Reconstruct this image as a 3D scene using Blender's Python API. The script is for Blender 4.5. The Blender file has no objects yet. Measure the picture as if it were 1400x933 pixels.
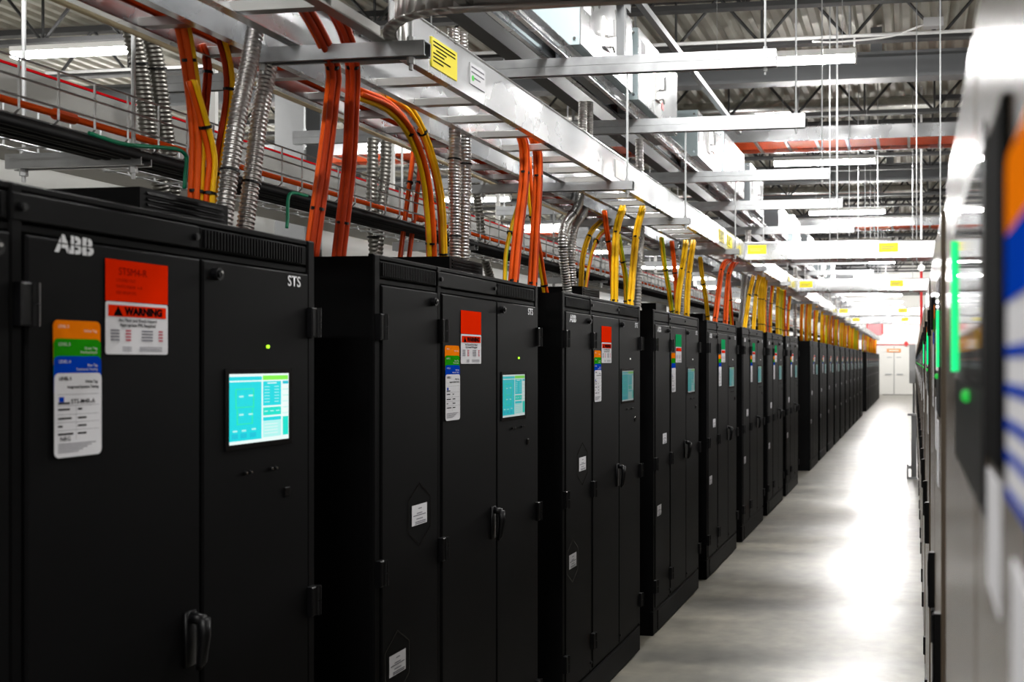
import bpy, bmesh, math, random
from mathutils import Vector, Matrix
random.seed(7)
S = bpy.context.scene
COL = S.collection

# ------------------------------------------------------------------ camera
FPX, PX0, PY0 = 1425.0, 1037.0, 494.0          # focal length and principal point in 1400x933 pixels
YAW = math.atan(213.0 / 1425.0)
CT, ST = math.cos(YAW), math.sin(YAW)
EYE = 1.603
cam = bpy.data.cameras.new('camera')
cam.sensor_width = 36.0
cam.sensor_fit = 'HORIZONTAL'
cam.lens = FPX / 1400.0 * 36.0
cam.shift_x = (700.0 - PX0) / 1400.0
cam.shift_y = (PY0 - 466.5) / 1400.0
cam.clip_start = 0.02
cam.clip_end = 200.0
cam.dof.use_dof = True
cam.dof.focus_distance = 4.3
cam.dof.aperture_fstop = 4.6
camo = bpy.data.objects.new('camera', cam)
COL.objects.link(camo)
camo.location = (0, 0, EYE)
camo.rotation_euler = (math.pi / 2, 0, YAW)
S.camera = camo

# ------------------------------------------------------------------ world, exposure
w = bpy.data.worlds.new('world')
S.world = w
w.use_nodes = True
w.node_tree.nodes['Background'].inputs[0].default_value = (0.02, 0.02, 0.022, 1)
w.node_tree.nodes['Background'].inputs[1].default_value = 1.0
S.view_settings.view_transform = 'Standard'
S.view_settings.look = 'None'
S.view_settings.gamma = 1.0
S.view_settings.use_curve_mapping = False
S.view_settings.exposure = 0.0
LAMP = 290.0                                     # strength of the fluorescent tubes
try:
    S.cycles.max_bounces = 8
    S.cycles.diffuse_bounces = 4
    S.cycles.glossy_bounces = 5
    S.cycles.sample_clamp_indirect = 8.0
    S.cycles.use_denoising = True
except Exception:
    pass


def at(px, py, X):
    """world point on the vertical plane x = X, seen at that pixel of the photograph"""
    u = (px - PX0) / FPX
    Y = X * (CT + u * ST) / (u * CT - ST)
    d = -X * ST + Y * CT
    return Vector((X, Y, EYE + (PY0 - py) / FPX * d))


# ------------------------------------------------------------------ materials
MATS = {}


def mat(name, col, rough=0.5, metal=0.0, noise=0.0, nscale=20.0, bump=0.0, bscale=200.0, emit=None, estr=0.0,
        coat=0.0, spec=None, rvar=0.0, stretch=None, bdist=0.002):
    m = bpy.data.materials.new(name)
    m.use_nodes = True
    nt = m.node_tree
    b = nt.nodes['Principled BSDF']
    b.inputs['Base Color'].default_value = (*col, 1)
    b.inputs['Roughness'].default_value = rough
    b.inputs['Metallic'].default_value = metal
    if coat:
        b.inputs['Coat Weight'].default_value = coat
        b.inputs['Coat Roughness'].default_value = 0.08
    if spec is not None:
        b.inputs['Specular IOR Level'].default_value = spec
    if emit:
        b.inputs['Emission Color'].default_value = (*emit, 1)
        b.inputs['Emission Strength'].default_value = estr
    tc = None
    if noise or bump or rvar:
        tc = nt.nodes.new('ShaderNodeTexCoord')
        mp = nt.nodes.new('ShaderNodeMapping')
        if stretch:
            mp.inputs['Scale'].default_value = stretch
        nt.links.new(tc.outputs['Object'], mp.inputs['Vector'])
    if noise or rvar:
        n = nt.nodes.new('ShaderNodeTexNoise')
        n.inputs['Scale'].default_value = nscale
        n.inputs['Detail'].default_value = 5
        nt.links.new(mp.outputs['Vector'], n.inputs['Vector'])
        if noise:
            r = nt.nodes.new('ShaderNodeValToRGB')
            r.color_ramp.elements[0].position = 0.3
            r.color_ramp.elements[1].position = 0.7
            r.color_ramp.elements[0].color = (*[max(0, c * (1 - noise)) for c in col], 1)
            r.color_ramp.elements[1].color = (*[min(1, c * (1 + noise)) for c in col], 1)
            nt.links.new(n.outputs['Fac'], r.inputs['Fac'])
            nt.links.new(r.outputs['Color'], b.inputs['Base Color'])
        if rvar:
            mr = nt.nodes.new('ShaderNodeMapRange')
            mr.inputs['From Min'].default_value = 0.3
            mr.inputs['From Max'].default_value = 0.7
            mr.inputs['To Min'].default_value = max(0.02, rough - rvar)
            mr.inputs['To Max'].default_value = rough + rvar
            nt.links.new(n.outputs['Fac'], mr.inputs['Value'])
            nt.links.new(mr.outputs['Result'], b.inputs['Roughness'])
    if bump:
        n2 = nt.nodes.new('ShaderNodeTexNoise')
        n2.inputs['Scale'].default_value = bscale
        n2.inputs['Detail'].default_value = 3 if bdist < 0.005 else 0
        nt.links.new(mp.outputs['Vector'], n2.inputs['Vector'])
        bp = nt.nodes.new('ShaderNodeBump')
        bp.inputs['Strength'].default_value = bump
        bp.inputs['Distance'].default_value = bdist
        nt.links.new(n2.outputs['Fac'], bp.inputs['Height'])
        nt.links.new(bp.outputs['Normal'], b.inputs['Normal'])
    MATS[name] = m
    return m


mat('black_paint', (0.0028, 0.0028, 0.0031), 0.52, bump=0.06, bscale=700, spec=0.05)
mat('black_gloss', (0.004, 0.004, 0.0045), 0.22, spec=0.25)
mat('facing_paint', (0.085, 0.066, 0.048), 0.25, spec=0.35)
mat('black_side_shaded', (0.0016, 0.0016, 0.0018), 0.5, spec=0.08)  # cabinet sides and hood: shade put into a darker copy of the front black
mat('seam', (0.002, 0.002, 0.0022), 0.9, spec=0.02)
mat('black_plastic', (0.002, 0.002, 0.0025), 0.4, spec=0.2)
mat('black_rubber', (0.006, 0.006, 0.007), 0.6)
mat('chrome', (0.7, 0.7, 0.7), 0.2, metal=1)
mat('aluminium', (0.58, 0.59, 0.605), 0.27, metal=1.0, bump=1.0, bscale=3.5, bdist=0.013, rvar=0.05, nscale=3)
mat('alu_dull', (0.42, 0.415, 0.40), 0.42, metal=0.9, noise=0.06, nscale=5)
mat('galvanised', (0.36, 0.37, 0.38), 0.40, metal=0.85, noise=0.14, nscale=10, rvar=0.06)
mat('rod_zinc', (0.45, 0.46, 0.47), 0.38, metal=0.7)
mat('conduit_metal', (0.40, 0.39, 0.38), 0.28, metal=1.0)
mat('conduit_shaded', (0.16, 0.155, 0.14), 0.42, metal=0.9, noise=0.1, nscale=10)  # darker copy of the conduit metal, shade of the unlit side in the colour
mat('orange_jacket', (0.72, 0.085, 0.003), 0.5, noise=0.12, nscale=9, spec=0.18)
mat('dark_orange', (0.38, 0.032, 0.003), 0.5, noise=0.15, nscale=9, spec=0.15)
mat('yellow_jacket', (0.85, 0.47, 0.004), 0.5, noise=0.10, nscale=9, spec=0.18)
mat('green_jacket', (0.42, 0.46, 0.008), 0.5, spec=0.18)
mat('green_wire', (0.0, 0.28, 0.14), 0.4)
mat('duct_orange', (0.70, 0.075, 0.004), 0.5, spec=0.15)
mat('red_strip', (0.50, 0.006, 0.010), 0.6, spec=0.0)
mat('red_paint', (0.55, 0.010, 0.010), 0.4)
mat('pink_panel', (0.62, 0.22, 0.24), 0.5)
mat('box_grey', (0.27, 0.33, 0.345), 0.45, noise=0.04, nscale=4)
mat('box_dark', (0.10, 0.115, 0.125), 0.45)
mat('panel_grey', (0.30, 0.30, 0.30), 0.45)
mat('white_paint', (0.70, 0.70, 0.68), 0.5)
mat('white_wall', (0.78, 0.77, 0.74), 0.6, noise=0.03, nscale=1.5)
mat('door_white', (0.66, 0.65, 0.62), 0.4)
mat('column_grey', (0.17, 0.175, 0.18), 0.5, noise=0.06, nscale=5)
mat('beam_grey', (0.11, 0.115, 0.12), 0.5)
mat('joist_dark', (0.022, 0.022, 0.023), 0.6)
mat('deck', (0.34, 0.33, 0.28), 0.55, metal=0.2, noise=0.12, nscale=3)
mat('foil', (0.62, 0.62, 0.60), 0.25, metal=1.0, bump=1.0, bscale=18, noise=0.2, nscale=8)
mat('trough_grey', (0.20, 0.195, 0.18), 0.55, noise=0.05, nscale=4)
mat('pipe_beige', (0.60, 0.50, 0.32), 0.5)
mat('pipe_white', (0.62, 0.62, 0.62), 0.45)
mat('tag_white', (0.66, 0.66, 0.69), 0.7, spec=0.0)
mat('tag_red', (0.72, 0.020, 0.001), 0.7, spec=0.0)
mat('tag_green', (0.012, 0.30, 0.10), 0.7, spec=0.0)
mat('tag_yellow', (0.85, 0.72, 0.01), 0.45)
mat('band_orange', (0.85, 0.20, 0.004), 0.7, spec=0.0)
mat('band_green', (0.015, 0.26, 0.006), 0.7, spec=0.0)
mat('band_blue', (0.002, 0.045, 0.42), 0.7, spec=0.0)
mat('ink', (0.004, 0.004, 0.005), 0.7, spec=0.0)
mat('ink_grey', (0.20, 0.20, 0.23), 0.7, spec=0.0)
mat('ink_red', (0.50, 0.08, 0.12), 0.7, spec=0.0)
mat('ink_dark_red', (0.22, 0.006, 0.004), 0.7, spec=0.0)
mat('ink_pale', (0.72, 0.72, 0.66), 0.6)
mat('logo_white', (0.74, 0.75, 0.78), 0.5, spec=0.1)
mat('sign_orange', (0.80, 0.26, 0.06), 0.45)
mat('louvre', (0.40, 0.41, 0.44), 0.5)
mat('glass_dark', (0.008, 0.009, 0.010), 0.05, spec=0.8)
mat('green_dot', (0.05, 0.6, 0.05), 0.4)


def emis(name, col, s):
    m = mat(name, (0.02, 0.02, 0.02), 0.3, emit=col, estr=s)
    return m


emis('tube_light', (1.0, 0.985, 0.96), LAMP)
emis('led_green', (0.45, 1.0, 0.02), 1.6)
emis('led_white', (0.9, 0.9, 0.85), 0.9)
emis('bar_green', (0.0, 1.0, 0.28), 1.15)
emis('dot_green', (0.02, 0.8, 0.08), 0.6)
SCREEN_COLS = {'cyan': (0.0, 0.66, 0.72), 'cyan2': (0.0, 0.52, 0.66), 'teal': (0.0, 0.72, 0.58), 'pale': (0.42, 0.86, 0.82),
               'lime': (0.22, 0.86, 0.06), 'white': (0.80, 0.92, 0.90), 'green': (0.02, 0.74, 0.42)}
for lev, k in (('a', 1.05), ('b', 0.62), ('c', 0.26), ('d', 0.20)):
    for n_, c_ in SCREEN_COLS.items():
        f = 1.0 if lev == 'a' else 0.9
        emis('scr_%s_%s' % (n_, lev), tuple(c * f for c in c_), k)


def floor_material():
    m = bpy.data.materials.new('polished_concrete')
    m.use_nodes = True
    nt = m.node_tree
    b = nt.nodes['Principled BSDF']
    tc = nt.nodes.new('ShaderNodeTexCoord')
    n1 = nt.nodes.new('ShaderNodeTexNoise')
    n1.inputs['Scale'].default_value = 1.3
    n1.inputs['Detail'].default_value = 8
    n1.inputs['Roughness'].default_value = 0.62
    n2 = nt.nodes.new('ShaderNodeTexNoise')
    n2.inputs['Scale'].default_value = 9
    n2.inputs['Detail'].default_value = 6
    mix = nt.nodes.new('ShaderNodeMix')
    mix.data_type = 'FLOAT'
    mix.inputs[0].default_value = 0.5
    r = nt.nodes.new('ShaderNodeValToRGB')
    e = r.color_ramp.elements
    e[0].position, e[0].color = 0.25, (0.095, 0.091, 0.080, 1)
    e[1].position, e[1].color = 0.78, (0.31, 0.292, 0.248, 1)
    x = e.new(0.5)
    x.color = (0.19, 0.182, 0.157, 1)
    nt.links.new(tc.outputs['Object'], n1.inputs['Vector'])
    nt.links.new(tc.outputs['Object'], n2.inputs['Vector'])
    nt.links.new(n1.outputs['Fac'], mix.inputs[2])
    nt.links.new(n2.outputs['Fac'], mix.inputs[3])
    nt.links.new(mix.outputs[0], r.inputs['Fac'])
    nt.links.new(r.outputs['Color'], b.inputs['Base Color'])
    mp = nt.nodes.new('ShaderNodeMapping')
    mp.inputs['Scale'].default_value = (0.35, 2.2, 1.0)
    n3 = nt.nodes.new('ShaderNodeTexNoise')
    n3.inputs['Scale'].default_value = 1.6
    n3.inputs['Detail'].default_value = 4
    nt.links.new(tc.outputs['Object'], mp.inputs['Vector'])
    nt.links.new(mp.outputs['Vector'], n3.inputs['Vector'])
    r3 = nt.nodes.new('ShaderNodeValToRGB')
    r3.color_ramp.elements[0].position, r3.color_ramp.elements[0].color = 0.25, (0.72, 0.73, 0.76, 1)
    r3.color_ramp.elements[1].position, r3.color_ramp.elements[1].color = 0.75, (1.12, 1.08, 1.0, 1)
    nt.links.new(n3.outputs['Fac'], r3.inputs['Fac'])
    mul = nt.nodes.new('ShaderNodeMix')
    mul.data_type = 'RGBA'
    mul.blend_type = 'MULTIPLY'
    mul.inputs[0].default_value = 1.0
    nt.links.new(r.outputs['Color'], mul.inputs[6])
    nt.links.new(r3.outputs['Color'], mul.inputs[7])
    nt.links.new(mul.outputs[2], b.inputs['Base Color'])
    mr = nt.nodes.new('ShaderNodeMapRange')
    mr.inputs['From Min'].default_value = 0.2
    mr.inputs['From Max'].default_value = 0.8
    mr.inputs['To Min'].default_value = 0.27
    mr.inputs['To Max'].default_value = 0.39
    nt.links.new(n3.outputs['Fac'], mr.inputs['Value'])
    nt.links.new(mr.outputs['Result'], b.inputs['Roughness'])
    b.inputs['Specular IOR Level'].default_value = 0.5
    bp = nt.nodes.new('ShaderNodeBump')
    bp.inputs['Strength'].default_value = 0.05
    bp.inputs['Distance'].default_value = 0.01
    nt.links.new(n2.outputs['Fac'], bp.inputs['Height'])
    nt.links.new(bp.outputs['Normal'], b.inputs['Normal'])
    MATS['floor'] = m


floor_material()


# ------------------------------------------------------------------ mesh helpers
class MB:
    def __init__(s):
        s.v, s.f, s.m = [], [], []

    def quad(s, a, b, c, d, m=0):
        i = len(s.v)
        s.v += [a, b, c, d]
        s.f.append((i, i + 1, i + 2, i + 3))
        s.m.append(m)
        return s

    def poly(s, pts, m=0):
        i = len(s.v)
        s.v += list(pts)
        s.f.append(tuple(range(i, i + len(pts))))
        s.m.append(m)
        return s

    def box(s, x0, x1, y0, y1, z0, z1, m=0):
        i = len(s.v)
        s.v += [(x0, y0, z0), (x1, y0, z0), (x1, y1, z0), (x0, y1, z0), (x0, y0, z1), (x1, y0, z1), (x1, y1, z1), (x0, y1, z1)]
        for q in ((0, 3, 2, 1), (4, 5, 6, 7), (0, 1, 5, 4), (1, 2, 6, 5), (2, 3, 7, 6), (3, 0, 4, 7)):
            s.f.append(tuple(i + k for k in q))
            s.m.append(m)
        return s

    def slab(s, x0, x1, y0, y1, z0, z1, c=0.004, m=0):
        """panel facing -y whose front edges are chamfered by c"""
        i = len(s.v)
        s.v += [(x0, y1, z0), (x1, y1, z0), (x1, y1, z1), (x0, y1, z1),
                (x0, y0 + c, z0), (x1, y0 + c, z0), (x1, y0 + c, z1), (x0, y0 + c, z1),
                (x0 + c, y0, z0 + c), (x1 - c, y0, z0 + c), (x1 - c, y0, z1 - c), (x0 + c, y0, z1 - c)]
        for q in ((0, 3, 2, 1), (0, 1, 5, 4), (1, 2, 6, 5), (2, 3, 7, 6), (3, 0, 4, 7), (4, 5, 9, 8), (5, 6, 10, 9), (6, 7, 11, 10), (7, 4, 8, 11), (8, 9, 10, 11)):
            s.f.append(tuple(i + k for k in q))
            s.m.append(m)
        return s

    def prism(s, pts, d, m=0):
        """polygon (list of 3-d points) swept by vector d"""
        i = len(s.v)
        n = len(pts)
        d = Vector(d)
        s.v += [tuple(p) for p in pts] + [tuple(Vector(p) + d) for p in pts]
        s.f.append(tuple(i + k for k in range(n)))
        s.m.append(m)
        s.f.append(tuple(i + n + k for k in reversed(range(n))))
        s.m.append(m)
        for k in range(n):
            j = (k + 1) % n
            s.f.append((i + k, i + n + k, i + n + j, i + j))
            s.m.append(m)
        return s

    def tube(s, path, r, n=8, m=0, caps=True):
        path = [Vector(p) for p in path]
        i0 = len(s.v)
        t = (path[1] - path[0]).normalized()
        up = Vector((0, 0, 1)) if abs(t.z) < 0.9 else Vector((1, 0, 0))
        a = t.cross(up).normalized()
        rr = r if hasattr(r, '__len__') else [r] * len(path)
        for k, p in enumerate(path):
            if k == 0:
                tt = t
            elif k == len(path) - 1:
                tt = (path[k] - path[k - 1])
            else:
                tt = (path[k + 1] - path[k - 1])
            tt = tt.normalized() if tt.length > 1e-9 else t
            a = (a - tt * a.dot(tt))
            a = a.normalized() if a.length > 1e-9 else tt.orthogonal().normalized()
            b = tt.cross(a)
            for j in range(n):
                an = 2 * math.pi * j / n
                s.v.append(tuple(p + (a * math.cos(an) + b * math.sin(an)) * rr[k]))
            t = tt
        for k in range(len(path) - 1):
            for j in range(n):
                q = (j + 1) % n
                s.f.append((i0 + k * n + j, i0 + k * n + q, i0 + (k + 1) * n + q, i0 + (k + 1) * n + j))
                s.m.append(m)
        if caps:
            s.f.append(tuple(i0 + j for j in reversed(range(n))))
            s.m.append(m)
            e = i0 + (len(path) - 1) * n
            s.f.append(tuple(e + j for j in range(n)))
            s.m.append(m)
        return s

    def mesh(s, name, mats, smooth=False):
        me = bpy.data.meshes.new(name)
        me.from_pydata([tuple(v) for v in s.v], [], s.f)
        for k in (mats if isinstance(mats, (list, tuple)) else [mats]):
            me.materials.append(MATS[k])
        if any(s.m):
            me.polygons.foreach_set('material_index', s.m)
        if smooth:
            me.polygons.foreach_set('use_smooth', [True] * len(me.polygons))
        me.update()
        return me

    def build(s, name, mats, parent=None, smooth=False):
        return link(name, s.mesh(name, mats, smooth), parent)


def link(name, data, parent=None, loc=None, rot=None):
    o = bpy.data.objects.new(name, data)
    COL.objects.link(o)
    if parent:
        o.parent = parent
    if loc:
        o.location = loc
    if rot:
        o.rotation_euler = rot
    return o


def tag(o, label=None, cat=None, group=None, kind=None):
    if label:
        o['label'] = label
    if cat:
        o['category'] = cat
    if group:
        o['group'] = group
    if kind:
        o['kind'] = kind
    return o


def thing(name, loc, label, cat, group=None, rot=0.0):
    o = bpy.data.objects.new(name, None)
    o.empty_display_size = 0.1
    COL.objects.link(o)
    o.location = loc
    o.rotation_euler = (0, 0, rot)
    return tag(o, label, cat, group)


TXT = {}


def text_mesh(s, size, m, bold=0.0, align='LEFT', sx=1.0):
    """flat lettering in the local x-z plane facing -y; origin at left (or centre) of the base line"""
    key = (s, size, m, bold, align, sx)
    if key in TXT:
        return TXT[key]
    c = bpy.data.curves.new('lettering', 'FONT')
    c.body = s
    c.size = size
    c.offset = bold
    c.align_x = align
    c.resolution_u = 3
    o = bpy.data.objects.new('lettering_tmp', c)
    COL.objects.link(o)
    dg = bpy.context.evaluated_depsgraph_get()
    me = bpy.data.meshes.new_from_object(o.evaluated_get(dg))
    bpy.data.objects.remove(o)
    me.transform(Matrix.Rotation(math.pi / 2, 4, 'X') @ Matrix.Diagonal((sx, 1, 1, 1)))
    me.materials.clear()
    me.materials.append(MATS[m])
    me.name = 'lettering'
    TXT[key] = me
    return me


def letters(parent, s, x, y, z, size, m='ink', bold=0.0, align='LEFT', sx=1.0, name='lettering', rot=None):
    return link(name, text_mesh(s, size, m, bold, align, sx), parent, (x, y, z), rot)


def split_logo_mesh():
    """three bold letters cut by a thin horizontal gap and a vertical gap in each letter"""
    base = text_mesh('ABB', 0.042, 'logo_white', 0.0019, 'LEFT', 1.12).copy()
    bm = bmesh.new()
    bm.from_mesh(base)
    xs = [v.co.x for v in bm.verts]
    zs = [v.co.z for v in bm.verts]
    x0, x1, z0, z1 = min(xs), max(xs), min(zs), max(zs)
    bm.free()
    out = bmesh.new()
    w3 = (x1 - x0) / 3
    g = 0.0011
    zc = (z0 + z1) / 2
    cuts = [x0, x0 + w3 * 0.5, x0 + w3 * 1.04, x0 + w3 * 1.5, x0 + w3 * 2.02, x0 + w3 * 2.5, x1]
    for za, zb in ((z0 - 1, zc - g), (zc + g, z1 + 1)):
        for a, b in zip(cuts, cuts[1:]):
            t = bmesh.new()
            t.from_mesh(base)
            for co, no in (((a + (g if a > x0 else -1), 0, 0), (-1, 0, 0)), ((b - (g if b < x1 else -1), 0, 0), (1, 0, 0)),
                           ((0, 0, za), (0, 0, -1)), ((0, 0, zb), (0, 0, 1))):
                bmesh.ops.bisect_plane(t, geom=t.verts[:] + t.edges[:] + t.faces[:], plane_co=co, plane_no=no, clear_outer=True)
            tm = bpy.data.meshes.new('tmp')
            t.to_mesh(tm)
            t.free()
            out.from_mesh(tm)
            bpy.data.meshes.remove(tm)
    me = bpy.data.meshes.new('brand_lettering')
    out.to_mesh(me)
    out.free()
    me.materials.append(MATS['logo_white'])
    return me


def round_rect(x0, x1, z0, z1, r, y, n=4, sel='abcd'):
    pts = []
    for c, (cx, cz, a0) in zip('abcd', ((x1 - r, z0 + r, -90), (x1 - r, z1 - r, 0), (x0 + r, z1 - r, 90), (x0 + r, z0 + r, 180))):
        if c in sel:
            for k in range(n + 1):
                an = math.radians(a0 + 90 * k / n)
                pts.append((cx + r * math.cos(an), y, cz + r * math.sin(an)))
        else:
            pts.append({'a': (x1, y, z0), 'b': (x1, y, z1), 'c': (x0, y, z1), 'd': (x0, y, z0)}[c])
    return pts


ORD = ['first', 'second', 'third', 'fourth', 'fifth', 'sixth', 'seventh', 'eighth', 'ninth', 'tenth', 'eleventh', 'twelfth',
       'thirteenth', 'fourteenth', 'fifteenth', 'sixteenth', 'seventeenth', 'eighteenth', 'nineteenth', 'twentieth',
       'twenty-first', 'twenty-second', 'twenty-third', 'twenty-fourth', 'twenty-fifth', 'twenty-sixth', 'twenty-seventh', 'twenty-eighth',
       'twenty-ninth', 'thirtieth', 'thirty-first', 'thirty-second', 'thirty-third']

# ------------------------------------------------------------------ the room
XL, XR, YB, YF, ZC = -12.5, 6.8, -6.0, 50.0, 5.2


def room():
    tag(MB().box(XL, XR, YB, YF, -0.2, 0.0).build('floor', 'floor'), kind='structure')
    tag(MB().box(XL - 0.2, XL, YB, YF, 0, ZC + 0.2).build('wall_left', 'white_wall'), kind='structure')
    tag(MB().box(XR, XR + 0.2, YB, YF, 0, ZC + 0.2).build('wall_right', 'white_wall'), kind='structure')
    tag(MB().box(XL, XR, YF, YF + 0.2, 0, ZC + 0.2).build('wall_far', 'white_wall'), kind='structure')
    tag(MB().box(XL, XR, YB - 0.2, YB, 0, ZC + 0.2).build('wall_back', 'white_wall'), kind='structure')
    # ribbed steel roof deck, ribs run along the aisle
    mb = MB()
    x, p = XL, 0.19
    prof = []
    while x < XR:
        prof += [(x, ZC), (x + 0.03, ZC - 0.045), (x + 0.10, ZC - 0.045), (x + 0.13, ZC)]
        x += p
    prof.append((XR, ZC))
    for (xa, za), (xb, zb) in zip(prof, prof[1:]):
        mb.quad((xa, YB, za), (xb, YB, zb), (xb, YF, zb), (xa, YF, za))
    mb.box(XL, XR, YB, YF, ZC + 0.05, ZC + 0.1)
    tag(mb.build('ceiling', 'deck'), kind='structure')
    tag(MB().box(-1.5, 0.05, YF - 0.03, YF, 0.0, 0.12).build('baseboard_far', 'ink'), kind='structure')
    # bulkhead over the aisle end
    bk = tag(MB().box(XL, XR, 36.0, 36.15, 4.25, ZC - 0.05).build('wall_bulkhead', 'white_wall'), kind='structure')
    MB().box(-2.85, -1.05, 35.9, 36.0, 4.34, 5.08).build('louvre_frame', 'white_paint', bk)
    sl = MB().box(0, 1.66, -0.03, 0.03, -0.02, 0.02).mesh('louvre_slat', 'louvre')
    for k in range(9):
        link('louvre_slat', sl, bk, (-2.78, 35.88, 4.40 + k * 0.076), (0.5, 0, 0))
    # double door
    d = thing('door_1', (-0.95, YF, 0), None, None)
    d['kind'] = 'structure'
    MB().box(-1.15, -1.05, -0.06, 0.0, 0, 2.42).box(1.05, 1.15, -0.06, 0.0, 0, 2.42).box(-1.15, 1.15, -0.06, 0.0, 2.3, 2.42).build('door_frame', 'white_paint', d)
    for s in (-1, 1):
        lf = MB().box(min(0.012 * s, 1.04 * s), max(0.012 * s, 1.04 * s), -0.05, -0.005, 0.02, 2.29).build('door_leaf', 'door_white', d)
        MB().box(min(.12 * s, .42 * s), max(.12 * s, .42 * s), -0.10, -0.05, 0.95, 1.0).build('push_bar', 'galvanised', lf)
        MB().box(min(.10 * s, .34 * s), max(.10 * s, .34 * s), -0.065, -0.05, 1.76, 1.80).build('closer_arm', 'galvanised', lf)
    MB().box(-0.02, 0.02, -0.07, -0.04, 0, 2.3).build('door_seam', 'panel_grey', d)
    # columns
    for k, (cx, cy) in enumerate(((-5.85, 9.25), (-5.85, 17.9), (-5.85, 26.5), (-10.3, 9.25), (-10.3, 17.9), (-4.9, 26.5), (2.6, 17.9), (2.6, 26.5))):
        mb = MB()
        mb.box(cx - 0.15, cx + 0.15, cy - 0.15, cy - 0.12, 0, ZC)
        mb.box(cx - 0.15, cx + 0.15, cy + 0.12, cy + 0.15, 0, ZC)
        mb.box(cx - 0.012, cx + 0.012, cy - 0.12, cy + 0.12, 0, ZC)
        tag(mb.build('column', 'column_grey'), kind='structure')
    # open-web roof joists and I-beams crossing the hall
    spans = []
    for yb in (-1.4, 4.6, 11.2, 17.5, 23.8, 30.1, 36.6, 42.7):
        spans += [(yb, True)] + [(yb + d_, False) for d_ in (1.55, 2.85, 4.16, 5.25)]
    for y, beam in spans:
        zb = EYE + 3.0
        if beam:
            mb = MB()
            mb.box(XL, XR, y - 0.11, y + 0.11, zb, zb + 0.03)
            mb.box(XL, XR, y - 0.01, y + 0.01, zb + 0.03, zb + 0.25)
            mb.box(XL, XR, y - 0.11, y + 0.11, zb + 0.25, zb + 0.28)
            for xx in (-11.5, -8.5, -5.85, -3.2, -0.4, 2.6, 5.4):
                mb.box(xx - 0.06, xx + 0.06, y - 0.05, y + 0.05, zb + 0.28, ZC - 0.04)
            tag(mb.build('trim_beam', 'beam_grey'), kind='structure')
        else:
            r = thing('trim_joist', (0, y, zb), None, None)
            r['kind'] = 'structure'
            MB().box(XL, XR, -0.05, 0.05, 0, 0.045).build('bottom_chord', 'joist_dark', r)
            MB().box(XL, XR, -0.05, 0.05, 0.47, 0.53).build('top_chord', 'joist_dark', r)
            mb = MB()
            x = -9.0
            while x < XR - 0.8:
                mb.tube([(x, 0, 0.02), (x + 0.42, 0, 0.5)], 0.016, 5)
                mb.tube([(x + 0.42, 0, 0.5), (x + 0.84, 0, 0.02)], 0.016, 5)
                mb.tube([(x + 0.84, 0, 0.02), (x + 0.84, 0, 0.5)], 0.013, 5)
                x += 0.84
            mb.build('web_bars', 'joist_dark', r)['kind'] = 'stuff'


room()


# ------------------------------------------------------------------ lights
def light_row(x, ys, z, where, L=1.22):
    hous = MB().box(-L / 2, L / 2, -0.055, 0.055, 0.0, 0.05).box(-L / 2 - 0.012, -L / 2, -0.055, 0.055, -0.05, 0.05).box(L / 2, L / 2 + 0.012, -0.055, 0.055, -0.05, 0.05).mesh('housing', 'white_paint')
    mb = MB()
    n = 8
    for k in range(n):
        a0, a1 = math.pi + math.pi * k / n, math.pi + math.pi * (k + 1) / n
        mb.quad((-L / 2, 0.05 * math.cos(a0), 0.05 * math.sin(a0)), (-L / 2, 0.05 * math.cos(a1), 0.05 * math.sin(a1)),
                (L / 2, 0.05 * math.cos(a1), 0.05 * math.sin(a1)), (L / 2, 0.05 * math.cos(a0), 0.05 * math.sin(a0)))
    tube = mb.mesh('diffuser', 'tube_light')
    wm = MB().tube([(0, 0, 0.05), (0, 0, ZC - z)], 0.0018, 5).mesh('hanging_wire', 'rod_zinc')
    for k, y in enumerate(ys):
        t = thing('linear_light', (x, y, z), '%s linear tube light hanging %s, counted along the hall' % (ORD[k], where), 'light', 'linear lights ' + where)
        link('housing', hous, t)
        link('diffuser', tube, t)
        link('hanging_wire', wm, t, (-L / 2 + 0.1, 0, 0))
        link('hanging_wire', wm, t, (L / 2 - 0.1, 0, 0))


YS = [8.35 + 4.32 * k for k in range(10)]
light_row(-1.08, [-0.29, 4.03] + YS, EYE + 2.44, 'over the aisle')
light_row(-7.45, [4.03] + YS, EYE + 2.79, 'behind the cabinet row')
light_row(-10.9, [4.03] + YS[:5], EYE + 2.79, 'by the far side wall, added to brighten it')  # added row of unseen fixtures, brightens the wall and background on the left
light_row(3.9, [-4.6, 4.03] + YS, EYE + 2.79, 'beyond the second cabinet row')

# ------------------------------------------------------------------ switch cabinets
CW, CH, CD = 1.292, 1.906, 1.05
PITCH, Y0 = 1.5857, 2.449 - 1.292
XF = -1.5
LOGO = split_logo_mesh()
DOORS = ((0.036, 0.388), (0.420, 0.858), (0.866, 1.258))


def hex_ring(cx, cz, r, w, y):
    mb = MB()
    P = [(cx + r * math.sin(math.radians(60 * k)), cz + r * 1.15 * math.cos(math.radians(60 * k))) for k in range(6)]
    Q = [(cx + (r - w) * math.sin(math.radians(60 * k)), cz + (r - w) * 1.15 * math.cos(math.radians(60 * k))) for k in range(6)]
    for k in range(6):
        j = (k + 1) % 6
        mb.quad((P[k][0], y, P[k][1]), (P[j][0], y, P[j][1]), (Q[j][0], y, Q[j][1]), (Q[k][0], y, Q[k][1]))
    return mb


SHARED = {}


def shared(key, fn):
    if key not in SHARED:
        SHARED[key] = fn()
    return SHARED[key]


def cab_body():
    mb = MB()
    mb.box(0, CW, 0.02, CD, 0.0, CH - 0.006)
    return mb.mesh('body', 'black_side_shaded')


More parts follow.
